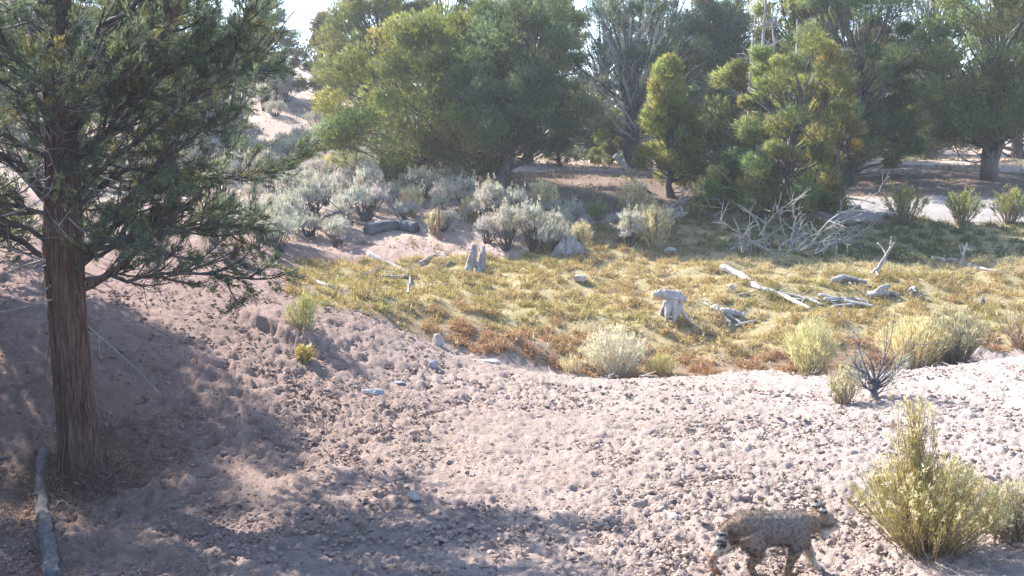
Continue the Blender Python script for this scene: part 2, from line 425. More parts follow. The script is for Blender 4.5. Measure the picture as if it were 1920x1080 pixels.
# ------------------------------------------------------------------ loose clods and crumbs of earth
ICO_V = []; 
_t = (1 + 5 ** .5) / 2
ICO_V = np.array([(-1, _t, 0), (1, _t, 0), (-1, -_t, 0), (1, -_t, 0), (0, -1, _t), (0, 1, _t), (0, -1, -_t), (0, 1, -_t), (_t, 0, -1), (_t, 0, 1), (-_t, 0, -1), (-_t, 0, 1)]) / math.hypot(1, _t)
ICO_F = np.array([(0, 11, 5), (0, 5, 1), (0, 1, 7), (0, 7, 10), (0, 10, 11), (1, 5, 9), (5, 11, 4), (11, 10, 2), (10, 7, 6), (7, 1, 8), (3, 9, 4), (3, 4, 2), (3, 2, 6), (3, 6, 8), (3, 8, 9), (4, 9, 5), (2, 4, 11), (6, 2, 10), (8, 6, 7), (9, 8, 1)])
def clods():
    rng = np.random.default_rng(5)
    N = 46000
    Y = 7.0 + 9.0 * rng.random(N) ** 1.15; X = (rng.random(N) * 2 - 1) * Y * 0.56
    md, ws, tr = masks(X, Y)
    ch = smooth(.38, .62, fbm(X * .45, Y * .45, 77)) * .6 + .4
    cluster = smooth(.35, .6, fbm(X * 2.5, Y * 2.5, 79))
    keep = (md < .5) & (rng.random(N) < ch * (0.25 + .75 * cluster))
    X, Y = X[keep], Y[keep]; n = len(X)
    s = 0.007 + 0.020 * rng.random(n) ** 3.5 + 0.008 * rng.random(n)
    Z = gz(X, Y) + s * 0.1 + 0.02 * (rng.random(n) - .35)
    A = ICO_V[None] * (1 + 0.95 * (rng.random((n, 12, 1)) - .5)) * s[:, None, None] * (np.array([1, 1, .65]) * (0.75 + .6 * rng.random((n, 1, 3))))
    th = rng.random(n) * 6.28; c, sn = np.cos(th)[:, None], np.sin(th)[:, None]
    x = A[..., 0] * c - A[..., 1] * sn; y = A[..., 0] * sn + A[..., 1] * c
    V = np.stack([x + X[:, None], y + Y[:, None], A[..., 2] + Z[:, None]], -1).reshape(-1, 3)
    F = (ICO_F[None] + np.arange(n)[:, None, None] * 12).reshape(-1, 3)
    col = np.array([0.37, 0.288, 0.25]) * (0.62 + .45 * rng.random((n, 1)))
    shade_red = smooth(1.5, -4.5, X)[:, None]; pale = (smooth(1, 5.5, X) * smooth(7, 11, Y))[:, None]
    col = col * (1 - shade_red * np.array([0.28, 0.38, 0.40])) * (1 + pale * np.array([.16, .2, .22]))  # clods get the same reddening and painted shade on the left
    o = obj('earth_clods', np_mesh('earth_clods', V, F, np.repeat(np.clip(col, 0, .85), 12, 0)), M['clod'])
    tag(o, 'dry crumbly clods of earth strewn over the bare bank', 'clods'); o['kind'] = 'stuff'
clods()

# ------------------------------------------------------------------ meadow in the dry basin
def meadow():
    rng = np.random.default_rng(8)
    N = 190000
    Y = 15 + 16 * rng.random(N); X = -5 + 21 * rng.random(N)
    vis = np.abs(X) < Y * .54
    X, Y = X[vis], Y[vis]
    md, ws, tr = masks(X, Y)
    wx = X + .3 * (fbm(X * 2, Y * 2, 65) - .5); wy = Y + .3 * (fbm(X * 2, Y * 2, 66) - .5)
    w, idw = worley(wx * 2.6, wy * 2.6, 67)                    # low cushions of ground cover
    tuft = fbm(X * 1.2, Y * 1.2, 61); bare = fbm(X * .7, Y * .7, 62)
    cush = smooth(.62, .15, w) * (.35 + .65 * idw)
    keep = (md > .5) & (rng.random(len(X)) < .12 + .88 * smooth(.08, .5, cush + .5 * (tuft - .5))) & (bare < .78 + .2 * smooth(19.5, 18, Y))
    X, Y, tuft, cush, idw = X[keep], Y[keep], tuft[keep], cush[keep], idw[keep]
    n = len(X); Z = gz(X, Y) + .03 * cush
    green = np.array([0.265, 0.25, 0.088]); gold = np.array([0.43, 0.335, 0.175]); rust = np.array([0.235, 0.120, 0.088]); tan = np.array([0.62, 0.53, 0.36]); olive = np.array([0.15, 0.165, 0.075]); dark = np.array([.15, .105, .07]); brown = np.array([.33, .22, .12])
    g1 = fbm(X * .6, Y * .6, 63); g2 = fbm(X * .7, Y * .7, 64); g3 = rng.random(n)
    near = smooth(19.3, 18.2, Y + (g2 - .5) * 3.0 - .5 * smooth(3, 0, X)) * (.7 + .3 * smooth(.35, .6, g1)) * smooth(-2.2, -.6, X)
    left = smooth(4, -3, X + (g1 - .5) * 5)
    gfac = np.clip(smooth(.40, .58, g1 + .10 * left + .25 * (idw - .5)), 0, .75) * (1 - near)
    bf = smooth(.45, .85, idw) * (1 - .6 * gfac) * .85
    C = gold * (1 - gfac[:, None]) + green * gfac[:, None]
    C = C * (1 - bf[:, None]) + brown * bf[:, None]
    C = C * (1 - near[:, None]) + (rust * (.75 + .5 * idw[:, None]) + gold * .22) * near[:, None]
    back = (smooth(24.8, 26, Y) * smooth(3.0, 5.5, X))[:, None]
    C = C * (1 - back) + olive * back
    lip = (smooth(22.8, 24.5, Y) * smooth(26.2, 25.2, Y) * smooth(3, 6, X))[:, None] * .6
    C = C * (1 - lip) + tan * lip
    C = np.where((g3 < .08 - .03 * near)[:, None], tan * .85, C); C = np.where((g3 > .91)[:, None], dark * 1.2, C)
    hgt = 0.02 + 0.07 * cush * (.4 + .6 * tuft) + .02 * rng.random(n) + .05 * (rng.random(n) < .03)
    acc = Acc()
    for lo, hi in ((0, .05), (.05, .075), (.075, .3)):
        k = (hgt >= lo) & (hgt < hi)
        acc.sprays(np.stack([X[k], Y[k], Z[k]], 1), np.repeat([[0.05, 0, .55]], k.sum(), 0), rng, nb=5, length=(lo + min(hi, .12)) * .55 + .03, width=0.020, spread=.75, col=C[k], colj=.17)
    o = obj('meadow_grass', acc.mesh('meadow_grass'), M['grass'])
    tag(o, 'low golden, green and rusty ground cover on the floor of the dry basin', 'grass'); o['kind'] = 'stuff'
    # juniper duff and straw round the foreground tree and over the bank
    N = 30000
    Yd = 7.2 + 9 * rng.random(N); Xd = (rng.random(N) * 2 - 1) * Yd * .52
    mdd, _, _ = masks(Xd, Yd)
    dens_ = .10 + .9 * np.exp(-((Xd + 3.9) ** 2 + (Yd - 10.2) ** 2) / 2.2) + .35 * smooth(.5, .7, fbm(Xd * .8, Yd * .8, 81))
    kd = (mdd < .5) & (rng.random(N) < dens_ * .55); Xd, Yd = Xd[kd], Yd[kd]; nd = len(Xd)
    cd = np.where((rng.random(nd) < .6)[:, None], np.array([.15, .10, .08]), np.array([.34, .26, .17])); cd = np.where((rng.random(nd) < .12)[:, None], np.array([.55, .48, .36]), cd)
    du = Acc(); du.sprays(np.stack([Xd, Yd, gz(Xd, Yd) + .012 + .02 * rng.random(nd)], 1), np.repeat([[0, 0, .12]], nd, 0), rng, 3, .045, .008, .8, col=cd, colj=.2)
    b_ = at(150, 900); nh = 5000; rr_ = .22 + .75 * rng.random(nh) ** 1.5; aa_ = rng.random(nh) * 6.28
    Xh = b_[0] + .05 + rr_ * np.cos(aa_); Yh = b_[1] + rr_ * np.sin(aa_); ch_ = np.where((rng.random(nh) < .7)[:, None], np.array([.17, .12, .10]), np.array([.32, .245, .19]))
    du.sprays(np.stack([Xh, Yh, gz(Xh, Yh) + .13 * np.exp(-((rr_ - .2) / .3) ** 2) * rng.random(nh) + .01], 1), np.repeat([[0, 0, .05]], nh, 0), rng, 3, .05, .009, .8, col=ch_, colj=.25)
    o = obj('juniper_duff', du.mesh('juniper_duff'), M['grass'])
    tag(o, 'brown needle litter and straw bits strewn over the bare bank', 'litter'); o['kind'] = 'stuff'
    # bits of pale stick, bark and straw
    tw = Acc()
    for i in range(900):
        Yp = 15 + 30 * rng.random() ** 1.2; Xp = (rng.random() * 2 - 1) * Yp * .52
        L = .05 + .22 * rng.random() ** 2; a = rng.random() * 6.28
        p = np.array([Xp, Yp, gz(Xp, Yp)[0] + .05 + .03 * rng.random()]); d = np.array([math.cos(a), math.sin(a), rng.normal(0, .25)]) * L
        r = .006 + .008 * rng.random()
        tw.twig(p, p + d, r, r * .5)
        if rng.random() < .4: tw.twig(p + d * .5, p + d * .5 + np.array([-d[1], d[0], .3 * L]) * .5, r * .6, r * .3)
    o = obj('wood_litter', tw.mesh('wood_litter'), M['dead'])
    tag(o, 'scattered bits of pale stick and bark over the basin and under the trees', 'twigs'); o['kind'] = 'stuff'
    # needle duff and dry herbs on the slopes and under the trees
    N = 26000
    Y = 25 + 32 * rng.random(N); X = (rng.random(N) * 2 - 1) * Y * .52
    md, ws, tr = masks(X, Y)
    t = fbm(X * .9, Y * .9, 68)
    keep = (md < .5) & (ws < .5) & (rng.random(N) < smooth(.38, .62, t))
    X, Y = X[keep], Y[keep]; n = len(X)
    C = np.where((rng.random(n) < .5)[:, None], np.array([.36, .29, .20]), np.array([.22, .16, .11])); C = np.where((rng.random(n) < .25)[:, None], np.array([.30, .30, .22]), C)
    acc = Acc(); acc.sprays(np.stack([X, Y, gz(X, Y) + .25 * (fbm(X * .5, Y * .5, 45) - .5) * smooth(25, 40, np.hypot(X, Y))], 1), np.repeat([[0, 0, .6]], n, 0), rng, 5, .11, .035, .7, col=C, colj=.2)
    o = obj('dry_herbs', acc.mesh('dry_herbs'), M['grass'])
    tag(o, 'dry low herbs and duff on the slope under the trees', 'undergrowth'); o['kind'] = 'stuff'
meadow()

# ------------------------------------------------------------------ junipers
def bez(p0, p1, p2, n):
    t = np.linspace(0, 1, n)[:, None]
    return (1 - t) ** 2 * p0 + 2 * t * (1 - t) * p1 + t ** 2 * p2

def env(shape, t):
    if shape == 'cone': return max(0.05, (1.02 - t) ** .75) * min(1, .35 + t * 3)
    if shape == 'column': return (max(0.0, 1 - ((t - .45) / .62) ** 4)) ** .5 * .9 + .04
    if shape == 'spread': return (max(0.0, 1 - ((t - .60) / .48) ** 2)) ** .5 + .03
    return (max(0.0, 1 - ((t - .42) / .62) ** 2)) ** .5 + .04       # round

def juniper(name, base, H, R, seed, label, group='junipers behind the basin', shape='round', lo=.07, nclump=110, csize=.20, tufts=95, tint=(.085, .10, .036),
            lean=(0, 0), bare=.0, trunks=1, tl=.105, tw=.030, deadn=0, lit=0.0, gap=0.0, pw=.85, trunk_r=.022, flat=.75):
    rng = np.random.default_rng(seed)
    root = empty(name, base, label, 'tree', group)
    tk = Acc(); lb = Acc(); fo = Acc(); dd = Acc()
    trunks_p = []
    for k in range(trunks):
        a = rng.random() * 6.28; sp = 0 if k == 0 else R * .35
        n = 9; t = np.linspace(0, 1, n)
        top = np.array([lean[0] + sp * math.cos(a), lean[1] + sp * math.sin(a), H * (.86 if k == 0 else .7)])
        pts = t[:, None] * top * np.stack([t ** .6, t ** .6, np.ones(n)], 1) + np.cumsum(rng.normal(0, .018 * H, (n, 3)) * np.array([1, 1, .2]), 0) * (t[:, None] > 0)
        pts[0] += [0, 0, -.15]
        r0 = trunk_r * H * (1 if k == 0 else .75)
        tk.tube(pts, r0 * (1.15 - t) ** .9 * (1 + .5 * (t < .05)) + .012, 8, rough=.35, rng=rng)
        trunks_p.append(pts)
    for i in range(nclump):
        t = lo + (1 - lo) * rng.random() ** pw
        e = env(shape, t) * R
        a = rng.random() * 6.283
        gapv = vnoise(np.array([math.cos(a) * 1.6 + t * 3.1 + seed]), np.array([math.sin(a) * 1.6 + t * 2.3]), seed)[0]
        if gapv < gap: continue
        rr = e * (.35 + .65 * rng.random() ** .6) * (.75 + .5 * gapv)
        tp = trunks_p[i % trunks]; ax = tp[min(len(tp) - 1, int(t * 8))]
        c = np.array([ax[0] * .8 + rr * math.cos(a), ax[1] * .8 + rr * math.sin(a), t * H + rng.normal(0, .03 * H)])
        c[2] = max(c[2], .12 * H * lo + .25)
        ts = min(.9, max(.04, (c[2] / H) * (.45 + .3 * rng.random()) / .86))
        fi = ts * (len(tp) - 1); i0 = int(fi); p0 = tp[i0] * (1 - fi + i0) + tp[min(i0 + 1, len(tp) - 1)] * (fi - i0)
        mid = (p0 + c) / 2 + np.array([0, 0, -.06 * H * rng.random() + .02 * H]) + rng.normal(0, .05 * R, 3)
        pts = bez(p0, mid, c, 6) ; pts[1:-1] += rng.normal(0, .02 * R, (4, 3))
        lr = .0035 * H + .005 * H * rng.random()
        isdead = rng.random() < bare
        (dd if isdead else lb).tube(pts, np.linspace(lr, .009, 6), 5, cap=False)
        cs = csize * R * (.65 + .8 * rng.random())
        if isdead:
            for q in range(7):
                b0 = pts[2 + q % 4]; dv = (c - p0) / (np.linalg.norm(c - p0) + 1e-6) + rng.normal(0, .6, 3) + [0, 0, .4]
                L = .22 * R * (.5 + rng.random())
                m0 = b0 + dv * L * .5; dd.twig(b0, m0, .011, .008); dd.twig(m0, m0 + dv * L * .5 + rng.normal(0, .15, 3) * L, .008, .004)
            continue
        for q in range(3):
            dv = rng.normal(0, 1, 3); dv /= np.linalg.norm(dv)
            lb.twig(pts[4], c + dv * cs * .8, .010, .005)
        m = int(1.35 * tufts * (.6 + .8 * rng.random()))
        d = rng.normal(0, 1, (m, 3)); d /= np.linalg.norm(d, axis=1)[:, None]
        q = d * (rng.random((m, 1)) ** .45) * cs * np.array([1, 1, flat])
        q[:, 2] += .25 * cs
        dirs = d * .7 + np.array([0, 0, .75]) + .35 * (c - np.array([ax[0], ax[1], c[2]])) / (R + .01)
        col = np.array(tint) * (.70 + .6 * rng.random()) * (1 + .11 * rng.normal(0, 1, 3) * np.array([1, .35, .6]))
        col = np.clip(col, .01, 1) * np.array([1 + lit * t, 1 + .75 * lit * t, 1])  # clumps yellower towards the top, as new growth
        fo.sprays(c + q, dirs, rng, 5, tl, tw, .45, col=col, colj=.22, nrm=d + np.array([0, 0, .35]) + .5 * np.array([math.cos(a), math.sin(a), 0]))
    for q in range(deadn):
        tp = trunks_p[q % trunks]; i0 = 2 + int(rng.random() * 6); a = rng.random() * 6.28
        dv = np.array([math.cos(a), math.sin(a), .5 + .9 * rng.random()]); L = R * (.4 + .4 * rng.random())
        end = tp[i0] + dv * L
        pp = bez(tp[i0], tp[i0] + dv * L * .5 + [0, 0, -.1 * L], end, 6)
        dd.tube(pp, np.linspace(.024, .008, 6), 4, cap=False)
        for w in range(6):
            b0 = pp[2 + w % 4]; dv2 = dv * .6 + rng.normal(0, .5, 3)
            dd.twig(b0, b0 + dv2 * L * .3 + [0, 0, .03], .010, .004)
    obj('trunk', tk.mesh('trunk', True), M['farbark'], root)
    if lb.V: obj('limbs', lb.mesh('limbs', True), M['twig'], root)
    if fo.V: obj('crown', fo.mesh('crown'), M['juniper'], root)
    if dd.V: obj('dead_branches', dd.mesh('dead_branches', True), M['dead'], root)['kind'] = 'stuff'
    return root

def hpx(base, top_py):     # height of a thing at base whose top shows at top_py
    return P(0, top_py, base[1])[2] - base[2]
def wpx(base, w): return w * base[1] / F_PX
def jun(px, py, top, halfw, seed, label, Y=None, **k):
    b = on(px, Y) if Y else at(px, py)
    b[2] -= .05
    return juniper('juniper_tree', b, hpx(b, top), wpx(b, halfw), seed, label, **k)

OL = (.150, .172, .064); BG = (.105, .140, .080); YG = (.215, .235, .085); BL = (.105, .140, .100)
# front row
jun(800, 352, 40, 175, 1, 'broad bushy juniper in the middle with a sunlit left flank', nclump=120, tint=OL, lit=.35, trunks=2, lo=.07, pw=1.05, csize=.19, tufts=190, gap=.15)
jun(928, 368, 15, 150, 2, 'juniper with a dark trunk leaning to the right, beside the broad one', lean=(1.5, .5), nclump=85, tint=BG, lo=.22, csize=.22, tufts=150, deadn=3, gap=.2, trunk_r=.027)
jun(1195, 318, -30, 125, 3, 'half dead juniper with several dark trunks and bare bleached upper branches', nclump=105, bare=.4, trunks=4, tint=BL, deadn=20, csize=.18, lo=.3, tufts=70, trunk_r=.022)
jun(1262, 372, 120, 70, 4, 'narrow yellow-green young juniper with a pointed top, left of the pale branchy one', nclump=95, shape='cone', tint=YG, lit=.35, csize=.24, lo=.12)
jun(1450, 402, 92, 140, 6, 'wide olive juniper with pale bare branches among its leaves, over the dead brush pile', nclump=120, tufts=130, tint=(.155, .178, .078), bare=.07, deadn=4, csize=.16, lo=.03, lit=.25, gap=.05, pw=1.35)
jun(1555, 385, 95, 52, 7, 'slender juniper with a yellow-orange tip', nclump=60, shape='cone', tint=(.22, .195, .065), lit=.5, csize=.24, lo=.3)
jun(1598, 342, -60, 130, 8, 'tall grey-green juniper with paired dark trunks behind the yellow-tipped one', nclump=110, tufts=140, gap=.15, tint=(.125, .160, .085), trunks=2, lo=.08, pw=1.15, csize=.17, shape='column')
jun(1675, 312, 190, 50, 9, 'small juniper standing alone on the pale ground beyond the tall one', nclump=60, tint=OL, csize=.25, lo=.22)
jun(1855, 335, -70, 165, 10, 'big rounded juniper at the right edge with crooked dark limbs', nclump=95, shape='spread', tint=(.145, .17, .085), csize=.24, tufts=200, lo=.20, pw=1.15, trunks=3, lit=.3, flat=.5, deadn=8, trunk_r=.027, gap=.15)
# second row: five built, the rest copies of them
row2 = [jun(700, 0, -25, 110, 12, 'juniper with a tall rounded crown against the white sky', Y=41, nclump=130, tint=OL, lit=.2, csize=.18),
        jun(1250, 0, -40, 95, 17, 'bluish juniper behind the yellow-green young one', Y=45, nclump=120, tint=BL, csize=.2, gap=.2, lo=.06),
        jun(985, 0, -60, 105, 15, 'light green juniper crown above the leaning trunk', Y=40, nclump=130, tint=OL, lit=.3, csize=.17, gap=.2),
        jun(1735, 0, -90, 105, 20, 'grey juniper with bare branches between the tall one and the right edge one', Y=44, nclump=110, tint=BL, bare=.3, deadn=12, csize=.19, lo=.06),
        jun(500, 0, 2, 70, 13, 'dark juniper against the sky just right of the foreground tree', Y=50, nclump=100, tint=BG, csize=.2)]
jun(620, 214, 40, 62, 11, 'brownish juniper on the hillside beside the foreground tree', nclump=80, tint=(.14, .125, .06), csize=.24, lo=.18)
def row_copy(k, px, Y, top, rz, label):
    b = on(px, Y); b[2] -= .05
    src = row2[k]; H0 = max((c.bound_box[i][2] for c in src.children for i in range(8)))
    f = hpx(b, top) / H0
    copy_tree(src, b, rz, (f, f, f), label)
row_copy(2, 825, 42, -70, 1.1, 'juniper crown rising behind the broad bushy juniper')
row_copy(3, 1120, 44, -50, 2.0, 'thin juniper behind the bleached branches')
row_copy(4, 1345, 46, -35, 2.6, 'bluish juniper between the yellow-green one and the dead snags')
row_copy(0, 1530, 40, -80, 2.9, 'light green juniper right of the dead snags')
row_copy(1, 1900, 46, -120, 4.0, 'dark juniper behind the big rounded one at the right')
row_copy(4, 330, 40, -40, 5.0, 'juniper on the hillside behind the foreground tree')
row_copy(1, 60, 36, -80, 5.6, 'juniper on the hillside at the far left behind the foreground trunk')
row_copy(1, 1440, 52, 60, 1.9, 'low bushy juniper far behind the dead snags')
row_copy(4, 1090, 50, 130, .7, 'low bushy juniper far behind the leaning trunk')
row_copy(0, 840, 50, 120, 3.7, 'low bushy juniper hidden behind the broad one')
row_copy(3, 1790, 60, 150, 4.6, 'low far juniper seen under the crown of the right edge one')
row_copy(1, 1180, 56, 80, 3.1, 'distant juniper seen between the trunks of the half dead one')
row_copy(0, 1640, 58, 40, 1.3, 'distant juniper behind the small one that stands alone')

for q, (k, px, Y, top) in enumerate([(1, 1010, 58, 30), (4, 1330, 60, 20), (0, 920, 56, 10), (1, 1500, 60, 40), (4, 1730, 56, 60), (1, 1860, 62, 80), (0, 760, 56, 60), (4, 1240, 62, 110), (1, 1590, 66, 90), (4, 230, 48, -30), (1, 420, 56, 20), (1, 160, 42, -40), (4, 270, 38, 60), (1, 410, 40, 90), (1, 30, 32, 60)]):
    row_copy(k, px, Y, top, q * 1.37, ['distant juniper behind the light green crown above the leaning trunk', 'distant juniper behind the bluish pair left of the snags', 'distant juniper between the broad and leaning junipers', 'distant juniper right behind the rightmost snag', 'distant juniper behind the small one, towards the right edge', 'distant juniper under the limbs of the right edge juniper', 'distant juniper behind the sunlit flank of the broad one', 'distant low juniper behind the yellow-green young one', 'distant low juniper behind the tall grey-green one', 'juniper up the hillside seen through the foreground crown', 'distant juniper at the skyline right of the foreground trunk', 'juniper on the hillside just right of the foreground trunk', 'low juniper on the slope in the middle of the foreground crown', 'low juniper on the slope behind the tips of the foreground branches', 'low juniper on the slope left of the foreground trunk'][q])

for q, (k, px, Y, top) in enumerate([(1, 1050, 39, 170), (0, 1150, 41, 200), (1, 1340, 38, 150), (4, 1560, 37, 170), (0, 1740, 50, 190), (1, 1500, 46, 120)]):
    row_copy(k, px, Y, top, q * 2.3 + .4, ['low bushy juniper filling the gap right of the leaning trunk', 'low juniper in the gap behind the half dead one', 'low bushy juniper between the yellow-green one and the wide olive one', 'low bushy juniper at the foot of the tall grey-green one', 'low juniper in the gap left of the right edge juniper', 'bushy juniper behind the wide olive one, under the snags'][q])

# dead snags
def snag(px, Y, top, seed, label):
    rng = np.random.default_rng(seed); b = on(px, Y); H = hpx(b, top)
    root = empty('dead_snag', b, label, 'dead tree', 'bleached dead snags')
    a = Acc(); n = 10; t = np.linspace(0, 1, n)
    pts = np.stack([np.cumsum(rng.normal(0, .04, n)), np.cumsum(rng.normal(0, .04, n)), t * H - .1], 1)
    a.tube(pts, .085 * (1.1 - t) + .01, 7, rough=.3, rng=rng)
    obj('trunk', a.mesh('trunk', True), M['dead'], root)
    br = Acc()
    for i in range(22):
        k = rng.integers(3, n - 1); an = rng.random() * 6.28; L = (.5 + .9 * rng.random()) * (1.15 - t[k])
        dv = np.array([math.cos(an), math.sin(an), .2 + .9 * rng.random()])
        p = bez(pts[k], pts[k] + dv * L * .5 - [0, 0, .1], pts[k] + dv * L, 5)
        br.tube(p, np.linspace(.028, .008, 5), 4, cap=False)
        for q in range(4):
            b0 = p[1 + q % 4]; d2 = dv * .5 + rng.normal(0, .5, 3)
            br.twig(b0, b0 + d2 * L * .35, .012, .005)
    obj('branches', br.mesh('branches', True), M['dead'], root)['kind'] = 'stuff'
snag(1420, 38, -40, 31, 'tallest bleached snag among the far trees')
snag(1440, 38.6, 10, 32, 'bleached snag just right of the tallest one')
snag(1400, 39.5, 20, 33, 'thin bleached snag just left of the tallest one')
snag(1478, 37, 30, 34, 'rightmost bleached snag, in front of the light green juniper')

# ------------------------------------------------------------------ the foreground juniper
def big_tree():
    rng = np.random.default_rng(77)
    b = at(150, 900); b[2] -= .04
    root = empty('foreground_juniper', b, 'large dark juniper with shaggy reddish trunk in the left foreground', 'tree')
    # trunk with fibrous ridges
    H = 4.9; n, k = 90, 56
    t = np.linspace(0, 1, n); z = t * H - .12
    sc = b[1] / F_PX
    cxs = np.interp(z, [-.2, 0, .5, 1.2, 1.9, 2.8, 4.2, H], [0.02, 0, -.02, -.05, -.065, -.07, -.06, -.15])
    cys = np.interp(z, [0, 2, 4, H], [0, .03, .12, .3])
    rad = np.interp(z, [-.2, 0, .12, .35, .9, 1.7, 2.2, 3.2, 4.5, H], [.27, .225, .195, .170, .158, .155, .165, .135, .095, .02])
    th = np.arange(k) / k * 2 * math.pi
    TH, ZZ = np.meshgrid(th, z)
    tw = TH + .10 * ZZ
    rid = (fbm((np.cos(tw) * 5 + 9).ravel(), (np.sin(tw) * 5 + ZZ * .35).ravel(), 4, 3) - .5).reshape(n, k)
    rid2 = (fbm((np.cos(tw) * 13 + 9).ravel(), (np.sin(tw) * 13 + ZZ * .8).ravel(), 14, 3) - .5).reshape(n, k)
    flut = .10 * np.sin(3 * tw + 1.0) + .06 * np.sin(5 * tw + .5 + ZZ)
    foot = np.clip(1 - ZZ / .5, 0, 1) ** 2 * .22 * np.maximum(0, np.sin(4 * TH + .7))
    RR = rad[:, None] * (1 + flut + .38 * rid + .22 * rid2 + foot)
    V = np.stack([cxs[:, None] + RR * np.cos(TH), cys[:, None] + RR * np.sin(TH), ZZ], -1).reshape(-1, 3)
    i = np.arange(n - 1)[:, None] * k; j = np.arange(k)[None, :]; j2 = (j + 1) % k
    F = np.stack([(i + j).ravel(), (i + j2).ravel(), (i + k + j2).ravel(), (i + k + j).ravel()], 1)
    obj('trunk', np_mesh('trunk', V, F, np.ones((len(V), 3)), True), M['bark'], root)
    # shreds of bark
    sh = Acc()
    for q in range(110):
        zz = rng.random() * 2.4; a = rng.random() * 6.28; r = np.interp(zz, z, rad) * 1.03
        L = .12 + .35 * rng.random(); w = .006 + .012 * rng.random()
        p = np.array([np.interp(zz, z, cxs) + r * math.cos(a), r * math.sin(a), zz]); tn = np.array([-math.sin(a), math.cos(a), 0]); nr_ = np.array([math.cos(a), math.sin(a), 0])
        off = .008 + .02 * rng.random()
        Vq = [p - tn * w, p + tn * w, p + tn * w * .8 + nr_ * off + [0, 0, -L * .6], p - tn * w * .8 + nr_ * off + [0, 0, -L * .6], p + nr_ * off * 2.0 + tn * rng.normal(0, .01) + [0, 0, -L]]
        sh.add(Vq, [(0, 1, 2), (0, 2, 3), (3, 2, 4)])
    obj('bark_shreds', sh.mesh('bark_shreds'), M['bark'], root)
    # limbs: start height, azimuth (0 = right), length, starting rise, final rise, thickness
    spec = [(1.86, -5, 1.5, 10, 82, .060), (1.95, -30, 2.1, 30, -14, .042), (2.05, 20, 2.5, 34, 4, .045), (1.90, -12, 1.8, 10, -12, .034), (1.95, 10, 1.9, 16, -16, .034), (2.0, -2, 2.05, 24, -14, .034), (2.2, 5, 2.5, 42, 16, .045),
            (2.35, 40, 2.4, 40, 15, .04), (2.45, -20, 2.4, 40, 20, .045), (2.6, 60, 1.6, 35, 10, .035), (2.7, 0, 2.7, 45, 25, .045), (2.9, 22, 2.3, 42, 22, .04), (3.0, -40, 2.4, 42, 25, .04),
            (3.2, -10, 2.6, 48, 35, .045), (3.4, 8, 2.1, 46, 28, .04), (3.6, -30, 1.7, 50, 30, .038), (3.8, 10, 1.7, 52, 35, .036), 
            (2.0, 172, 2.0, 40, -8, .04), (2.15, 200, 2.2, 30, -5, .038), (2.4, 160, 2.1, 45, 10, .04), (2.7, 190, 2.1, 45, 20, .038), (3.0, 215, 2.0, 42, 25, .036), (3.3, 175, 2.0, 48, 30, .036), (3.7, 200, 1.9, 50, 35, .034), (4.1, 160, 1.8, 52, 38, .032), (4.5, 190, 1.6, 55, 42, .03),
            (2.1, 95, 2.0, 38, 0, .036), (2.6, 120, 1.5, 42, 15, .036), (3.1, 80, 1.2, 45, 25, .034), (3.6, 105, .9, 50, 30, .032),
            (2.25, 255, 1.8, 35, 5, .034), (2.7, 285, 2.0, 42, 15, .034), (3.2, 262, 1.8, 45, 25, .032), (3.7, 290, 1.2, 50, 32, .032)]
    for (z0, az, L, e0, e1, r0) in spec:
        lb = Acc(); fo = Acc()
        z0 += rng.normal(0, .05); az = R_(az + rng.normal(0, 5))
        n = 13; tt = np.linspace(0, 1, n)
        el = np.radians(e0 + (e1 - e0) * tt + rng.normal(0, 11, n)); aa = az + np.cumsum(rng.normal(0, .13, n))
        d = np.stack([np.cos(el) * np.cos(aa), np.cos(el) * np.sin(aa), np.sin(el)], 1) * (L / (n - 1))
        p = np.vstack([[0, 0, 0], np.cumsum(d[:-1], 0)]) + np.array([np.interp(z0, z, cxs), np.interp(z0, z, cys), z0])
        lb.tube(p, .58 * r0 * (1 - tt) ** .8 + .007, 7, rough=.3, rng=rng)
        dd = d / np.linalg.norm(d, axis=1)[:, None]
        ns = int(9 + L * 6)
        for q in range(ns):
            f = .16 + .84 * (q + rng.random()) / ns; fi = f * (n - 1); i0 = min(n - 2, int(fi))
            p0 = p[i0] + (p[i0 + 1] - p[i0]) * (fi - i0)
            if p0[2] > 4.5: continue
            side = np.cross(dd[i0], [0, 0, 1]); side /= np.linalg.norm(side) + 1e-6
            dv = dd[i0] * .75 + side * rng.normal(0, .62) + np.array([0, 0, rng.normal(.12, .35)])
            dv /= np.linalg.norm(dv)
            L2 = (.25 + .55 * rng.random()) * (1.15 - .5 * f)
            leafy = rng.random() < (.28 + .68 * f)
            pe = p0 + dv * L2 + [0, 0, .12 * L2]; pm = p0 + dv * L2 * .5 + [0, 0, -.05 * L2] + rng.normal(0, .03, 3)
            s2 = bez(p0, pm, pe, 6)
            lb.tube(s2, np.linspace(.011, .004, 6), 4, cap=False)
            nt_ = int(5 + 8 * L2)
            for w in range(nt_):
                g = .2 + .8 * (w + rng.random()) / nt_; k0 = min(4, int(g * 5)); q0 = s2[k0] + (s2[k0 + 1] - s2[k0]) * (g * 5 - k0)
                d3 = dv * .8 + rng.normal(0, .5, 3) + [0, 0, .18]; d3 /= np.linalg.norm(d3)
                L3 = .10 + .20 * rng.random()
                lb.twig(q0, q0 + d3 * L3, .0045, .002)
                if leafy:
                    m = 14
                    u = (.25 + .85 * rng.random((m, 1)))
                    cen = q0 + d3 * L3 * u + rng.normal(0, .014, (m, 3))
                    tint = np.array([.105, .135, .100]) * (.65 + .7 * rng.random())
                    if rng.random() < .12: tint = np.array([.16, .145, .06])
                    fo.sprays(cen, np.repeat(d3[None] * 1.3, m, 0), rng, 5, .045, .0095, .45, col=tint, colj=.25)
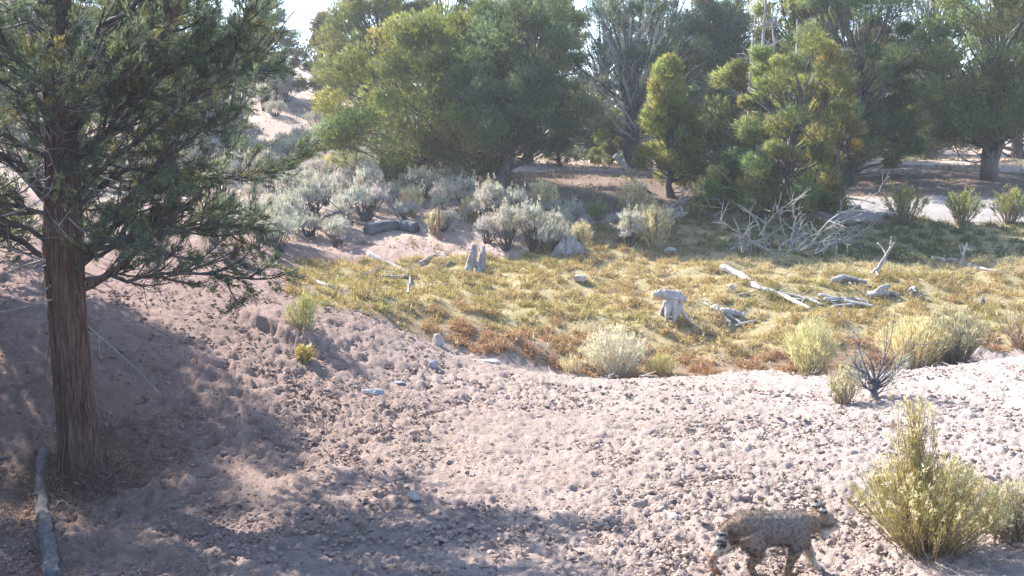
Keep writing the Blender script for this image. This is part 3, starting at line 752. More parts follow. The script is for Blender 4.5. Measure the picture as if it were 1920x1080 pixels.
        lo_ = obj('limb', lb.mesh('limb', True), M['twig'] if r0 < .055 else M['bark'], root)
        if fo.V: obj('foliage', fo.mesh('foliage'), M['juniper'], lo_)
    # bare dead twigs low on the trunk
    dt = Acc()
    for q in range(40):
        z0 = 1.6 + 2.2 * rng.random(); a = rng.random() * 6.28; L = .3 + .7 * rng.random()
        dv = np.array([math.cos(a), math.sin(a), rng.normal(.1, .4)])
        p0 = np.array([np.interp(z0, z, cxs), 0, z0]) + dv * .12
        pp = bez(p0, p0 + dv * L * .5 + rng.normal(0, .08, 3), p0 + dv * L + [0, 0, rng.normal(0, .2)], 6)
        dt.tube(pp, np.linspace(.010, .003, 6), 4, cap=False)
        for w in range(5):
            b0 = pp[1 + w % 5]; d2 = dv * .6 + rng.normal(0, .6, 3); dt.twig(b0, b0 + d2 * L * .3, .005, .002)
    obj('dead_twigs', dt.mesh('dead_twigs', True), M['greydead'], root)['kind'] = 'stuff'
big_tree()

# junipers just outside the left edge, whose shade falls on the bank
for q, (x, y, H, R, s) in enumerate([(-8.6, 11.8, 5.5, 1.7, 91), (-8.4, 15.6, 4.6, 1.5, 92), (-7.4, 9.1, 4.8, 1.6, 93)]):
    juniper('juniper_tree', np.array([x, y, gz(x, y)[0] - .05]), H, R, s, ['juniper just left of the foreground tree, shading the bank', 'juniper up the bank left of the foreground tree', 'nearest juniper left of the foreground tree, shading the grey log'][q], 'junipers on the left bank', nclump=110, tint=BG, csize=.2)

# ------------------------------------------------------------------ shrubs
def sage_proto(name, seed, label, group, tint=(.36, .37, .31), H=.7, R=.5, stalk=.35):
    rng = np.random.default_rng(seed)
    root = empty(name, (0, 0, 0), label, 'shrub', group)
    st = Acc(); fo = Acc()
    for i in range(16):
        a = rng.random() * 6.28; rr = R * (.2 + .75 * rng.random()); h = H * (.45 + .5 * rng.random()) * (1 - .35 * (rr / R) ** 2)
        end = np.array([rr * math.cos(a), rr * math.sin(a), h])
        mid = np.array([rr * .6 * math.cos(a + .5), rr * .6 * math.sin(a + .5), h * .35])
        p = bez(np.array([rng.normal(0, .03), rng.normal(0, .03), -.06]), mid, end, 6); p[1:-1] += rng.normal(0, .02, (4, 3))
        st.tube(p, np.linspace(.022, .007, 6), 5, cap=False, rough=.3, rng=rng)
        col = np.array(tint) * (.75 + .45 * rng.random()) * (1 + rng.normal(0, .05, 3))
        m = 26
        d = rng.normal(0, 1, (m, 3)); d[:, 2] = np.abs(d[:, 2]) * .8
        cen = end + d * np.array([.085, .085, .09]) * (R / .5)
        fo.sprays(cen, np.repeat([[.0, .0, 1.0]], m, 0) + d * .3, rng, 5, .085, .026, .35, col=col, colj=.15)
        for w in range(4):
            if rng.random() < stalk:
                s0 = end + rng.normal(0, .05, 3); s1 = s0 + np.array([rng.normal(0, .05), rng.normal(0, .05), .22 + .12 * rng.random()])
                u = rng.random((9, 1)); fo.sprays(s0 + (s1 - s0) * u, np.repeat([[0, 0, 1.]], 9, 0), rng, 3, .05, .02, .4, col=col * np.array([1.15, 1.08, .9]), colj=.15)
    obj('stems', st.mesh('stems', True), M['twig'], root); obj('foliage', fo.mesh('foliage'), M['sage'], root)
    return root

def rabbit_proto(name, seed, label, group, H=.9, R=.55, n=170, stem=(.40, .33, .17), leaf=(.32, .31, .09), sr=.004, leafn=14, fluff=.4, lw=.012, ll=.06, spike=None, cat='shrub', vase=1.0, mat='rabbit'):
    rng = np.random.default_rng(seed)
    root = empty(name, (0, 0, 0), label, cat, group)
    st = Acc(); fo = Acc(); fl = Acc()
    for i in range(n):
        a = rng.random() * 6.28; q = rng.random() ** .6
        rr = R * q; h = H * (.72 + .35 * rng.random()) * (1 - .38 * q * q)
        b0 = np.array([.16 * rr * math.cos(a) + rng.normal(0, .04), .16 * rr * math.sin(a) + rng.normal(0, .04), -.05])
        end = np.array([rr * math.cos(a), rr * math.sin(a), h])
        if spike is not None and rng.random() < .16:
            end = np.array([spike[0] + rng.normal(0, .085), spike[1] + rng.normal(0, .085), H * spike[2] * (.72 + .32 * rng.random())])
        mid = (b0 + end) / 2 + np.array([math.cos(a), math.sin(a), 0]) * rr * .18 * vase + [0, 0, .08 * h]
        p = bez(b0, mid, end, 7); p[1:-1] += rng.normal(0, .01, (5, 3))
        c = np.array(stem) * (.6 + .7 * rng.random())
        st.tube(p, np.linspace(sr * 1.6, sr * .6, 7), 3, cap=False, c=c)
        col = np.array(leaf) * (.7 + .6 * rng.random()) * (1 + rng.normal(0, .06, 3))
        u = .35 + .65 * rng.random((leafn, 1)) ** .7; fi = u * 6; i0 = np.minimum(5, fi.astype(int)); pts = p[i0[:, 0]] + (p[i0[:, 0] + 1] - p[i0[:, 0]]) * (fi - i0)
        tang = p[-1] - p[-2]; tang /= np.linalg.norm(tang)
        fo.sprays(pts + rng.normal(0, .012, pts.shape), np.repeat(tang[None] * 1.5, leafn, 0), rng, 2, ll, lw, .5, col=col, colj=.2)
        if rng.random() < fluff:
            fl.sprays(np.repeat(end[None], 3, 0) + rng.normal(0, .012, (3, 3)), np.repeat([[0, 0, 1.]], 3, 0), rng, 4, .03, .016, .8, col=(.66, .58, .40), colj=.12)
    obj('stems', st.mesh('stems', True), M[mat], root); obj('foliage', fo.mesh('foliage'), M[mat], root)
    if fl.V: obj('seed_heads', fl.mesh('seed_heads'), M['rabbit'], root)['kind'] = 'stuff'
    return root

ZONES = [((560, 400, 780, 462, 22), 'pale grey sagebrush in the front rows around the dark log'), ((560, 300, 700, 400, 40), 'pale grey sagebrush on the slope between the foreground tree and the broad juniper'),
         ((630, 240, 730, 330, 24), 'pale sagebrush at the top of the slope under the left flank of the broad juniper'), ((700, 330, 870, 430, 40), 'silvery sagebrush at the foot of the broad juniper'),
         ((860, 385, 1060, 450, 26), 'silvery sagebrush in the open behind the basin, near the bright yellow rabbitbrush'), ((550, 225, 640, 300, 12), 'pale sagebrush high on the hillside below the brownish juniper'),
         ((930, 430, 1050, 462, 9), 'silvery sagebrush beside the dark root mound'), ((380, 330, 560, 470, 16), 'grey sagebrush seen through the branches of the foreground tree'), ((230, 150, 540, 320, 40), 'grey sagebrush on the far hillside behind the foreground tree'), ((1170, 425, 1260, 462, 4), 'silvery sagebrush beside the white rounded rock')]
sages = [sage_proto('sagebrush', 100 + i, ZONES[0][1], ZONES[0][1], tint=[(.47, .45, .41), (.40, .39, .34), (.52, .49, .43)][i], R=[.5, .55, .42][i], H=[.75, .62, .85][i], stalk=.6) for i in range(3)]
rng = np.random.default_rng(2024)
used = [False] * 3; taken = []
for (x0, y0, x1, y1, n), lab in ZONES:
    for i in range(n):
        qx, qy = x0 + (x1 - x0) * rng.random(), y0 + (y1 - y0) * rng.random() + 14
        if 655 < qx < 805 and qy > 425: continue
        p = at(qx, qy)
        if any((p[0] - q[0]) ** 2 + (p[1] - q[1]) ** 2 < .30 for q in taken): continue
        taken.append(p)
        k = int(rng.integers(0, 3)); s = (.6 + .5 * rng.random()) * (1.15 if p[1] > 29 else 1); rz = rng.random() * 6.28; sc = (s, s, s * (.85 + .4 * rng.random()))
        if not used[k]:
            used[k] = True; o = sages[k]; o.location = p; o.rotation_euler = (0, 0, rz); o.scale = sc; o['label'] = lab; o['group'] = lab
        else: copy_tree(sages[k], p, rz, sc, lab, lab)

GR = 'yellow rabbitbrush in the sagebrush'
rab = rabbit_proto('rabbitbrush', 120, 'bright yellow rabbitbrush in front of the broad juniper', GR, H=.85, R=.36, n=60, sr=.007, leafn=12, lw=.026, ll=.10, leaf=(.62, .54, .32), stem=(.6, .5, .35), fluff=.8, vase=.6, mat='straw')
rl = [(968, 412, 1.0, None), (1015, 408, 1.15, 'tall yellow rabbitbrush right of the bright yellow one'), (1190, 415, 1.25, 'tall yellow rabbitbrush below the half dead juniper'), (1228, 470, 1.3, 'pale grey-green rabbitbrush beside the white rock'), (1205, 440, .9, 'small yellow rabbitbrush behind the pale grey-green one'),
      (770, 405, .9, 'yellow rabbitbrush behind the dark log'), (830, 330, 1.3, 'orange-yellow rabbitbrush under the left side of the broad juniper'), (620, 335, .9, 'small orange-tinted rabbitbrush on the hillside'), (815, 440, .7, 'small yellow rabbitbrush right of the dark log'), (880, 418, .8, 'yellow-green rabbitbrush left of the bright yellow one'), (1090, 470, .8, 'thin tan rabbitbrush right of the dark root mound')]
for i, (px, py, s, lab) in enumerate(rl):
    p = at(px, py)
    if i == 0: rab.location = p; rab.scale = (s, s, s)
    else: copy_tree(rab, p, i * 1.7, (s, s, s), lab, GR)

# shrubs standing in the shade at the right
GSH = 'thin green shrubs in the shaded wash'
shr = rabbit_proto('wash_shrub', 130, 'spindly yellow-green shrub in the shaded wash, leftmost of three', GSH, H=1.0, R=.55, n=46, sr=.009, leafn=14, lw=.03, ll=.11, leaf=(.26, .27, .10), stem=(.25, .2, .15), fluff=.2, vase=.4)
for i, (px, py, s, lab) in enumerate([(1695, 420, 1.05, None), (1805, 422, .95, 'bushy grey-green shrub in the shaded wash, middle of three'), (1892, 420, .95, 'leafy shrub in the shaded wash at the right edge'), (1300, 412, .5, 'small thin shrub in the shade below the yellow-green young juniper'), (1120, 415, .55, 'small grey shrub in the shade under the leaning trunk')]):
    p = at(px, py)
    if i == 0: shr.location = p; shr.scale = (s, s, s)
    else: copy_tree(shr, p, i * 2.1, (s, s, s), lab, GSH)

# rabbitbrush along the rim of the basin
def put(o, px, py, sc=1.0, rz=0):
    o.location = at(px, py); o.scale = (sc, sc, sc); o.rotation_euler = (0, 0, rz); return o
GB = 'rabbitbrush along the rim of the basin'
put(rabbit_proto('rabbitbrush', 140, 'pale straw rabbitbrush fanning out at the centre of the rim', GB, H=.80, R=.55, n=210, sr=.0045, leafn=6, lw=.012, ll=.09, stem=(.74, .68, .54), leaf=(.72, .66, .50), fluff=.5, vase=1.2, mat='straw'), 1150, 706)
put(rabbit_proto('rabbitbrush', 141, 'upright yellow-green rabbitbrush right of the centre of the rim', GB, H=.88, R=.42, n=190, sr=.0045, leafn=9, lw=.013, ll=.11, stem=(.66, .60, .38), leaf=(.64, .60, .32), fluff=.1, vase=.6, mat='straw'), 1520, 706)
put(rabbit_proto('rabbitbrush', 142, 'wide yellow rabbitbrush left half of the large pair at the right rim', GB, H=.80, R=.62, n=240, sr=.0045, leafn=10, lw=.013, ll=.08, stem=(.66, .58, .40), leaf=(.66, .59, .36), fluff=.3, vase=1.0), 1712, 690)
put(rabbit_proto('rabbitbrush', 143, 'grey-brown rabbitbrush right half of the large pair at the right rim', GB, H=.88, R=.60, n=240, sr=.005, leafn=7, lw=.011, ll=.08, stem=(.36, .31, .25), leaf=(.44, .43, .28), fluff=.3, vase=.9), 1792, 682)
put(rabbit_proto('rabbitbrush', 144, 'faint pale green rabbitbrush tuft on the bank under the drooping branch', GB, H=.55, R=.25, n=60, sr=.004, leafn=8, lw=.011, ll=.08, stem=(.5, .46, .3), leaf=(.42, .42, .22), fluff=.1, vase=.5), 568, 630)
put(rabbit_proto('grass_tuft', 145, 'small bright yellow grass tuft beside the earth ledge', None, H=.20, R=.12, n=50, sr=.004, leafn=6, lw=.012, ll=.05, stem=(.5, .42, .15), leaf=(.42, .34, .13), fluff=.1, vase=.8, cat='grass tuft'), 572, 680)
put(rabbit_proto('grass_tuft', 146, 'pale dry grass tuft at the rim left of the straw rabbitbrush', None, H=.30, R=.22, n=80, sr=.003, leafn=3, lw=.008, ll=.08, stem=(.66, .56, .40), leaf=(.66, .56, .38), fluff=.0, vase=1.2, cat='grass tuft'), 1070, 702)
put(rabbit_proto('grass_tuft', 147, 'tan tuft right of the straw rabbitbrush on the rim', None, H=.35, R=.25, n=80, sr=.003, leafn=5, lw=.008, ll=.08, stem=(.5, .44, .25), leaf=(.45, .42, .2), fluff=.1, vase=1.0, cat='grass tuft'), 1240, 704)
put(rabbit_proto('rabbitbrush', 148, 'thin tan twiggy brush at the right edge above the pale bank', GB, H=.7, R=.6, n=80, sr=.005, leafn=4, lw=.012, ll=.07, stem=(.42, .30, .24), leaf=(.5, .42, .3), fluff=.2, vase=1.0), 1925, 655)
put(rabbit_proto('rabbitbrush', 149, 'small tan brush on the bank left of the dark twisted bush', GB, H=.42, R=.2, n=60, sr=.004, leafn=6, lw=.01, ll=.06, stem=(.5, .4, .28), leaf=(.5, .45, .28), fluff=.2, vase=.6), 1580, 755)
# the large bush at the lower right
b9 = put(rabbit_proto('rabbitbrush', 150, 'large yellow-green rabbitbrush in the lower right corner beside the bobcat', None, H=.74, R=.60, n=380, sr=.0028, leafn=24, lw=.006, ll=.04, stem=(.40, .31, .19), leaf=(.38, .34, .14), fluff=.45, spike=(-.10, .05, 1.55), vase=.9), 1735, 1040)
put(rabbit_proto('rabbitbrush', 151, 'grey-green low brush at the right edge behind the large rabbitbrush', None, H=.45, R=.4, n=150, sr=.003, leafn=12, lw=.007, ll=.04, stem=(.36, .30, .22), leaf=(.36, .35, .24), fluff=.3), 1905, 1010)

# dark twisted bush on the rim
def twisted():
    rng = np.random.default_rng(160); p = at(1640, 745)
    root = empty('twisted_bush', p, 'dark twisted half dead bush on the pale bank', 'shrub')
    st = Acc(); fo = Acc()
    for i in range(26):
        a = rng.random() * 6.28; L = .25 + .4 * rng.random()
        dv = np.array([math.cos(a), math.sin(a) * .8, .5 + .8 * rng.random()])
        b0 = np.array([0, 0, .02 + .16 * rng.random()]); e = b0 + dv * L * .7
        pp = bez(b0, b0 + dv * L * .3 + rng.normal(0, .06, 3), e, 6); st.tube(pp, np.linspace(.014, .003, 6), 4, cap=False)
        for w in range(4):
            q = pp[2 + w]; st.tube(np.stack([q, q + (dv * .6 + rng.normal(0, .5, 3)) * L * .4]), [.005, .002], 3, cap=False)
        if rng.random() < .7:
            fo.sprays(e + rng.normal(0, .04, (10, 3)), np.repeat(dv[None], 10, 0), rng, 3, .07, .010, .5, col=(.36, .38, .30), colj=.2)
    st.tube(bez(np.array([.02, -.04, -.08]), np.array([-.04, 0, .1]), np.array([.02, 0, .22]), 7), np.linspace(.045, .03, 7), 8, rough=.4, rng=rng)
    obj('stems', st.mesh('stems', True), M['darkdead'], root); obj('foliage', fo.mesh('foliage'), M['sage'], root)
twisted()

# ------------------------------------------------------------------ dead wood
def dens(p, n):
    """smooth polyline through points"""
    p = np.asarray(p, float); s = np.concatenate([[0], np.cumsum(np.linalg.norm(np.diff(p, axis=0), axis=1))])
    t = np.linspace(0, s[-1], n); q = np.stack([np.interp(t, s, p[:, i]) for i in range(3)], 1)
    for _ in range(2): q[1:-1] = (q[:-2] + 2 * q[1:-1] + q[2:]) / 4
    return q

def wood(name, label, cat, pieces, mat, seed=0, group=None, twigs=0, tl=.25):
    """pieces: (points, r0, r1); each point is (px, py) on the ground or (px, py, Y) in space"""
    rng = np.random.default_rng(1000 + seed)
    pcs = []
    for pts, r0, r1 in pieces:
        W = []
        for q in pts:
            if len(q) == 2:
                g = at(*q); g[2] += r0 * .5 + (.02 if 16 < g[1] < 29 else 0); W.append(g)
            else: W.append(P(*q))
        pcs.append((np.array(W), r0, r1))
    org = pcs[0][0][0].copy(); org[2] = gz(org[0], org[1])[0]
    a = Acc(); tw = Acc()
    for W, r0, r1 in pcs:
        n = max(6, 3 * len(W)) if r0 < .045 else 26; q = dens(W - org, n); q[1:-1] += rng.normal(0, r0 * (.12 if n < 20 else .05), (n - 2, 3))
        a.tube(q, np.linspace(r0, r1, n) * (1 + (.09 if n < 20 else .04) * rng.normal(0, 1, n)), (15 if r0 > .045 else 9) if r0 > .03 else 5, rough=.34, rng=rng)
        for w in range(twigs):
            b0 = q[rng.integers(1, n)]; dv = rng.normal(0, 1, 3); dv[2] = abs(dv[2]); dv /= np.linalg.norm(dv)
            L = tl * (.4 + rng.random()); tw.tube(bez(b0, b0 + dv * L * .5 + rng.normal(0, .03, 3), b0 + dv * L, 5), np.linspace(max(.006, r1 * .5), .004, 5), 4, cap=False)
    if tw.V:
        root = empty(name, org, label, cat, group)
        obj('stem', a.mesh('stem', True), M[mat], root); obj('twigs', tw.mesh('twigs', True), M[mat], root)['kind'] = 'stuff'
        return root
    o = obj(name, a.mesh(name, True), M[mat], None, org)
    return tag(o, label, cat, group)

def lump(parts, voxel=.015, sm=3, grain=0):
    """one continuous surface grown round several tubes; returns mesh"""
    a = Acc()
    for pts, rad, k in parts: a.tube(np.asarray(pts, float), rad, k)
    me = a.mesh('tmp'); o = bpy.data.objects.new('tmp', me); COL.objects.link(o)
    m = o.modifiers.new('r', 'REMESH'); m.mode = 'VOXEL'; m.voxel_size = voxel; m.use_smooth_shade = True
    s = o.modifiers.new('s', 'SMOOTH'); s.factor = .5; s.iterations = sm
    dg = bpy.context.evaluated_depsgraph_get(); ev = o.evaluated_get(dg)
    me2 = bpy.data.meshes.new_from_object(ev)
    bpy.data.objects.remove(o)
    if grain:
        nv = len(me2.vertices); co = np.empty(nv * 3, np.float32); me2.vertices.foreach_get('co', co); co = co.reshape(-1, 3).astype(float)
        nn = np.array([v.normal[:] for v in me2.vertices])
        g = fbm(co[:, 0] * 26 + co[:, 2] * 2.5, co[:, 1] * 26 + co[:, 2] * 2, 3, 3) - .5
        co += nn * (grain * g)[:, None]
        top = co[:, 2] > np.percentile(co[:, 2], 93)
        co[top, 2] += grain * 2.2 * (vnoise(co[top, 0] * 45, co[top, 1] * 45, 8) - .3)
        me2.vertices.foreach_set('co', co.astype(np.float32).ravel()); me2.update()
    return me2

# white stump with splayed roots
p = at(1262, 602); s = p[1] / F_PX
def S(dx, dz, dy=0): return (dx * s, dy, dz * s)
me = lump([([S(-2, 8), S(2, 28), S(4, 44)], [.11, .14, .17], 10),
           ([S(-38, 50, .02), S(-15, 48, 0), S(12, 44, 0), S(24, 38, .02)], [.04, .075, .085, .05], 9),
           ([S(-8, 34, -.05), S(-13, 14, -.12), S(-14, -2, -.16)], [.07, .045, .035], 8),
           ([S(0, 34, -.06), S(0, 12, -.15), S(-2, -2, -.2)], [.07, .05, .035], 8),
           ([S(10, 34, 0), S(17, 16, -.02), S(32, -4, -.05)], [.065, .04, .022], 8),
           ([S(6, 34, .08), S(10, 10, .2), S(14, -6, .3)], [.08, .05, .04], 8),
           ([S(-10, 34, .08), S(-18, 10, .18), S(-24, -6, .26)], [.08, .05, .04], 8)], .011, 3, .03)
tag(obj('bleached_stump', me, M['dead'], None, p), 'white bleached stump standing on splayed roots in the middle of the basin', 'stump')
# grey broken stump at the left of the basin
p = at(890, 515); s = p[1] / F_PX
me = lump([([S(-18, -4, 0), S(-8, 18), S(-2, 40), S(0, 54)], [.09, .10, .085, .05], 9), ([S(-16, -2, -.1), S(-10, 14, -.06)], [.05, .07], 8),
           ([S(10, -4, .1), S(13, 18, .06), S(16, 40, .05), S(17, 52, .05)], [.08, .085, .07, .035], 9), ([S(-6, 20), S(12, 18, .05)], [.07, .07], 8), ([S(4, 4, -.05), S(8, 14, 0)], [.06, .06], 8)], .012, 3, .035)
tag(obj('grey_stump', me, M['greydead'], None, p), 'grey split stump with two upright prongs at the left side of the basin', 'stump')
# dark root mound
p = at(1062, 478); s = p[1] / F_PX
me = lump([([S(-26, -4, -.1), S(-12, 14, -.05), S(2, 26)], [.06, .10, .10], 9), ([S(2, 26), S(20, 12), S(32, -4)], [.12, .13, .08], 9), ([S(0, 0, .1), S(4, 16, .1)], [.25, .18], 10)], .02, 2, .07)
tag(obj('root_mound', me, M['greydead'], None, p), 'low dark uprooted root mound at the back of the basin', 'stump')

DW = 'dead wood lying in the basin'
wood('fallen_log', 'long bleached log slanting down through the right of the basin', 'log', [([(1352, 508), (1385, 520), (1420, 545), (1470, 562), (1520, 585)], .085, .025), ([(1430, 548), (1460, 556), (1500, 560), (1545, 577)], .04, .02), ([(1500, 572, 21.6), (1513, 556, 21.5), (1526, 576, 21.4)], .025, .012)], 'dead', 1, DW, twigs=5, tl=.3)
wood('fallen_log', 'heap of split bleached limbs at the end of the long log', 'log', [([(1535, 560), (1580, 570), (1640, 580)], .06, .035), ([(1545, 568), (1600, 566), (1630, 572)], .045, .03), ([(1560, 580), (1585, 576), (1625, 575)], .035, .02), ([(1490, 566), (1530, 566), (1570, 574)], .03, .015)], 'dead', 2, DW, twigs=4, tl=.2)
wood('root_wad', 'bleached tangle of roots right of the white stump', 'roots', [([(1340, 574, 20.8), (1352, 592, 20.6), (1370, 612)], .05, .03), ([(1352, 585, 20.6), (1375, 585, 20.6), (1396, 600)], .07, .035), ([(1362, 590, 20.6), (1385, 602, 20.4), (1390, 614)], .035, .02), ([(1368, 588, 20.7), (1370, 604, 20.5), (1366, 618)], .035, .02), ([(1338, 572, 20.8), (1346, 600, 20.6), (1350, 612)], .03, .02)], 'dead', 3, DW, twigs=3, tl=.2)
wood('stick', 'pale stick lying in front of the root tangle', 'stick', [([(1380, 614), (1400, 610), (1420, 605)], .03, .018)], 'dead', 4, DW)
wood('stick', 'short pale stick left of the root tangle', 'stick', [([(1321, 572), (1338, 582)], .025, .015)], 'dead', 5, DW)
wood('broken_branch', 'small broken bleached snag above the root tangle', 'dead branch', [([(1368, 535, 22), (1378, 548)], .04, .025), ([(1374, 540, 22), (1385, 550)], .03, .015)], 'dead', 6, DW)
wood('stick', 'thin pale stick under the long log', 'stick', [([(1385, 556), (1415, 552)], .018, .01)], 'dead', 7, DW)
wood('forked_branch', 'bleached branch standing up in a fork on small root legs', 'dead branch', [([(1640, 522, 23.3), (1648, 500, 23.3), (1662, 478, 23.3), (1676, 455, 23.2)], .05, .018), ([(1662, 478, 23.3), (1655, 466, 23.4), (1645, 455, 23.5)], .022, .01), ([(1668, 466, 23.3), (1670, 452, 23.2), (1671, 443, 23.2)], .018, .008), ([(1642, 505, 23.3), (1632, 520)], .04, .02), ([(1640, 508, 23.3), (1648, 520)], .035, .02)], 'dead', 8, DW)
wood('forked_branch', 'small bleached forked branch standing at the right by the shaded grass', 'dead branch', [([(1802, 500, 24.6), (1806, 478, 24.6), (1814, 455, 24.6)], .045, .02), ([(1805, 482, 24.6), (1799, 458, 24.7)], .025, .012), ([(1809, 472, 24.6), (1804, 456, 24.7)], .02, .01)], 'dead', 9, DW)
wood('bent_log', 'short bent grey log end in the grass right of the long log', 'log', [([(1563, 534), (1580, 520, 22.6), (1600, 530), (1625, 537)], .075, .03)], 'greydead', 10, DW)
wood('knobbed_log', 'bleached knobbed root with a dark hollow right of the heap of limbs', 'log', [([(1625, 560), (1642, 550, 21.8), (1652, 540, 21.8), (1668, 535, 21.9)], .07, .03), ([(1645, 552, 21.8), (1670, 555), (1682, 560)], .06, .03)], 'dead', 11, DW)
wood('post_stump', 'short pale stump stub above the large pair of rabbitbrush', 'stump', [([(1716, 560), (1713, 542, 21.6)], .08, .06)], 'dead', 12, DW)
wood('post_stump', 'slim pale stub near the right edge above the brush', 'stump', [([(1842, 575), (1843, 560, 21)], .05, .04)], 'dead', 13, DW)
wood('fallen_branch', 'bleached branch lying on the grass lip at the right', 'dead branch', [([(1750, 488), (1775, 492), (1795, 490)], .05, .03), ([(1774, 490), (1770, 478, 25)], .03, .012)], 'dead', 14, DW)
wood('fallen_branch', 'pale branch lying flat at the right end of the grass lip', 'dead branch', [([(1812, 498), (1840, 508), (1880, 514)], .04, .02)], 'dead', 15, DW)
wood('stick', 'pale stick lying at the left edge of the basin', 'stick', [([(583, 527), (605, 537), (625, 545)], .035, .03)], 'dead', 16, DW)
wood('fallen_branch', 'dead grey branch slanting down at the left of the basin', 'dead branch', [([(690, 478), (720, 495), (750, 508), (768, 520), (770, 540)], .05, .02), ([(722, 500), (700, 512), (668, 520)], .02, .01), ([(768, 522), (740, 523), (718, 522)], .03, .015)], 'greydead', 17, DW, twigs=6, tl=.3)
wood('broken_branch', 'small white upright splinter below the slanting grey branch', 'dead branch', [([(765, 556), (767, 540, 20.5), (770, 530, 20.5)], .04, .02)], 'dead', 18, DW)
wood('stick', 'tan stick slanting up between the grey branch and the split stump, left one', 'stick', [([(785, 498), (802, 488), (822, 478)], .03, .02)], 'dead', 19, DW)
wood('stick', 'tan stick slanting up just left of the split stump', 'stick', [([(810, 512), (830, 502), (848, 494)], .03, .02)], 'dead', 20, DW)
wood('dark_log', 'dark weathered log lying among the sagebrush', 'log', [([(688, 440), (712, 434), (748, 429), (780, 436)], .15, .13)], 'darkdead', 21)
wood('dead_post', 'thin reddish dead stem standing in the sagebrush', 'dead stem', [([(824, 452, 27.4), (822, 425, 27.4), (823, 385, 27.4)], .05, .02)], 'redwood', 22)
wood('fallen_log', 'weathered log lying on the shaded wash under the trees', 'log', [([(1515, 383), (1560, 386), (1614, 392)], .08, .05), ([(1545, 388), (1552, 382, 31)], .04, .02)], 'greydead', 23, twigs=3)
wood('stick', 'pale stick on the shaded wash behind the log', 'stick', [([(1585, 372), (1620, 377), (1640, 382)], .035, .02)], 'greydead', 24)
wood('crooked_limb', 'pale crooked limb leaning against the base of the half dead juniper', 'dead branch', [([(1152, 292, 32.3), (1168, 306, 32.2), (1180, 322, 32.0), (1186, 340)], .07, .035)], 'dead', 25)
wood('fallen_branch', 'pale twig heap with upright tips under the yellow-green young juniper', 'dead branch', [([(1255, 392), (1275, 378, 29.5), (1283, 352, 29.5)], .04, .03), ([(1275, 378, 29.5), (1300, 368, 29.5)], .03, .02), ([(1285, 372, 29.5), (1296, 388)], .03, .02)], 'dead', 26, twigs=4)
wood('branch_heap', 'dark jumble of dead limbs at the left end of the sagebrush', 'dead branches', [([(590, 425), (610, 405, 27.3), (640, 395, 27.2)], .05, .03), ([(600, 432), (625, 412, 27.2), (655, 410, 27.2)], .04, .02), ([(588, 445), (590, 428, 26.9), (600, 415, 27)], .04, .02), ([(640, 430), (660, 418), (690, 425)], .05, .03), ([(610, 440), (630, 425, 27), (650, 428)], .045, .03)], 'darkdead', 27, twigs=8, tl=.5)

# bleached brush pile
def brush_pile():
    rng = np.random.default_rng(170); c = at(1480, 478)
    root = empty('brush_pile', c, 'tangled pile of bleached dead branches below the olive juniper', 'dead branches')
    for i in range(17):
        a = Acc()
        px = 1405 + 180 * rng.random() ** 1.1; hgt = 1.0 if px < 1500 else .55
        b0 = at(px, 482 - 8 * rng.random()) - c + [0, .6 * rng.random(), 0]
        dv = np.array([rng.normal(.25 if px > 1450 else -.1, .6), rng.normal(0, .5), (.4 + .9 * rng.random()) * hgt]); L = .55 + .75 * rng.random()
        p = bez(b0, b0 + dv * L * .5 + rng.normal(0, .18, 3), b0 + dv * L, 9); p[1:-1] += rng.normal(0, .03, (7, 3))
        a.tube(p, np.linspace(.022, .008, 9), 6, rough=.3, rng=rng)
        for w in range(8):
            k = rng.integers(1, 9); d2 = dv * .5 + rng.normal(0, .6, 3); L2 = L * (.2 + .3 * rng.random())
            s2 = bez(p[k], p[k] + d2 * L2 * .5, p[k] + d2 * L2 + rng.normal(0, .1, 3), 5)
            a.tube(s2, np.linspace(.012, .005, 5), 4, cap=False)
            for v in range(2): a.tube(np.stack([s2[2 + v], s2[2 + v] + (d2 + rng.normal(0, .6, 3)) * L2 * .4]), [.007, .003], 3, cap=False)
        obj('branch', a.mesh('branch', True), M['dead'], root)
brush_pile()

# foreground wood at the lower left
wood('grey_log', 'smooth grey log lying in the lower left corner beside the trunk', 'log', [([(80, 852), (74, 930), (80, 970), (92, 1050), (97, 1090)], .048, .056), ([(79, 880), (92, 868, 10.6), (99, 858, 10.6)], .02, .012), ([(74, 934), (62, 926, 9.85)], .018, .010)], 'barewood', 40)
wood('stick', 'thin dark stick lying against the grey log at the left edge', 'stick', [([(-20, 866), (30, 861), (72, 856)], .018, .012)], 'darkdead', 41)
wood('twig', 'short pale twig lying right of the grey log', 'twig', [([(113, 998), (130, 1006), (152, 1012)], .012, .009)], 'dead', 42)
wood('twig', 'curved dry twig between grey log and trunk', 'twig', [([(100, 970), (106, 945, 9.5), (116, 934, 9.6), (128, 946, 9.55), (134, 966)], .007, .004)], 'greydead', 43)
wood('twig', 'bundle of small broken twigs at the bottom left', 'twig', [([(135, 1020), (155, 1012), (172, 1005)], .01, .006), ([(150, 1025), (160, 1008, 8.75), (158, 998, 8.75)], .008, .005), ([(128, 1026), (142, 1018), (160, 1030)], .008, .005)], 'greydead', 44)
wood('bone', 'small white bone with a knobbed end lying in the clods near the bobcat', 'bone', [([(1236, 952), (1250, 962), (1262, 972)], .010, .014), ([(1260, 970), (1266, 975)], .028, .022)], 'bone', 45)

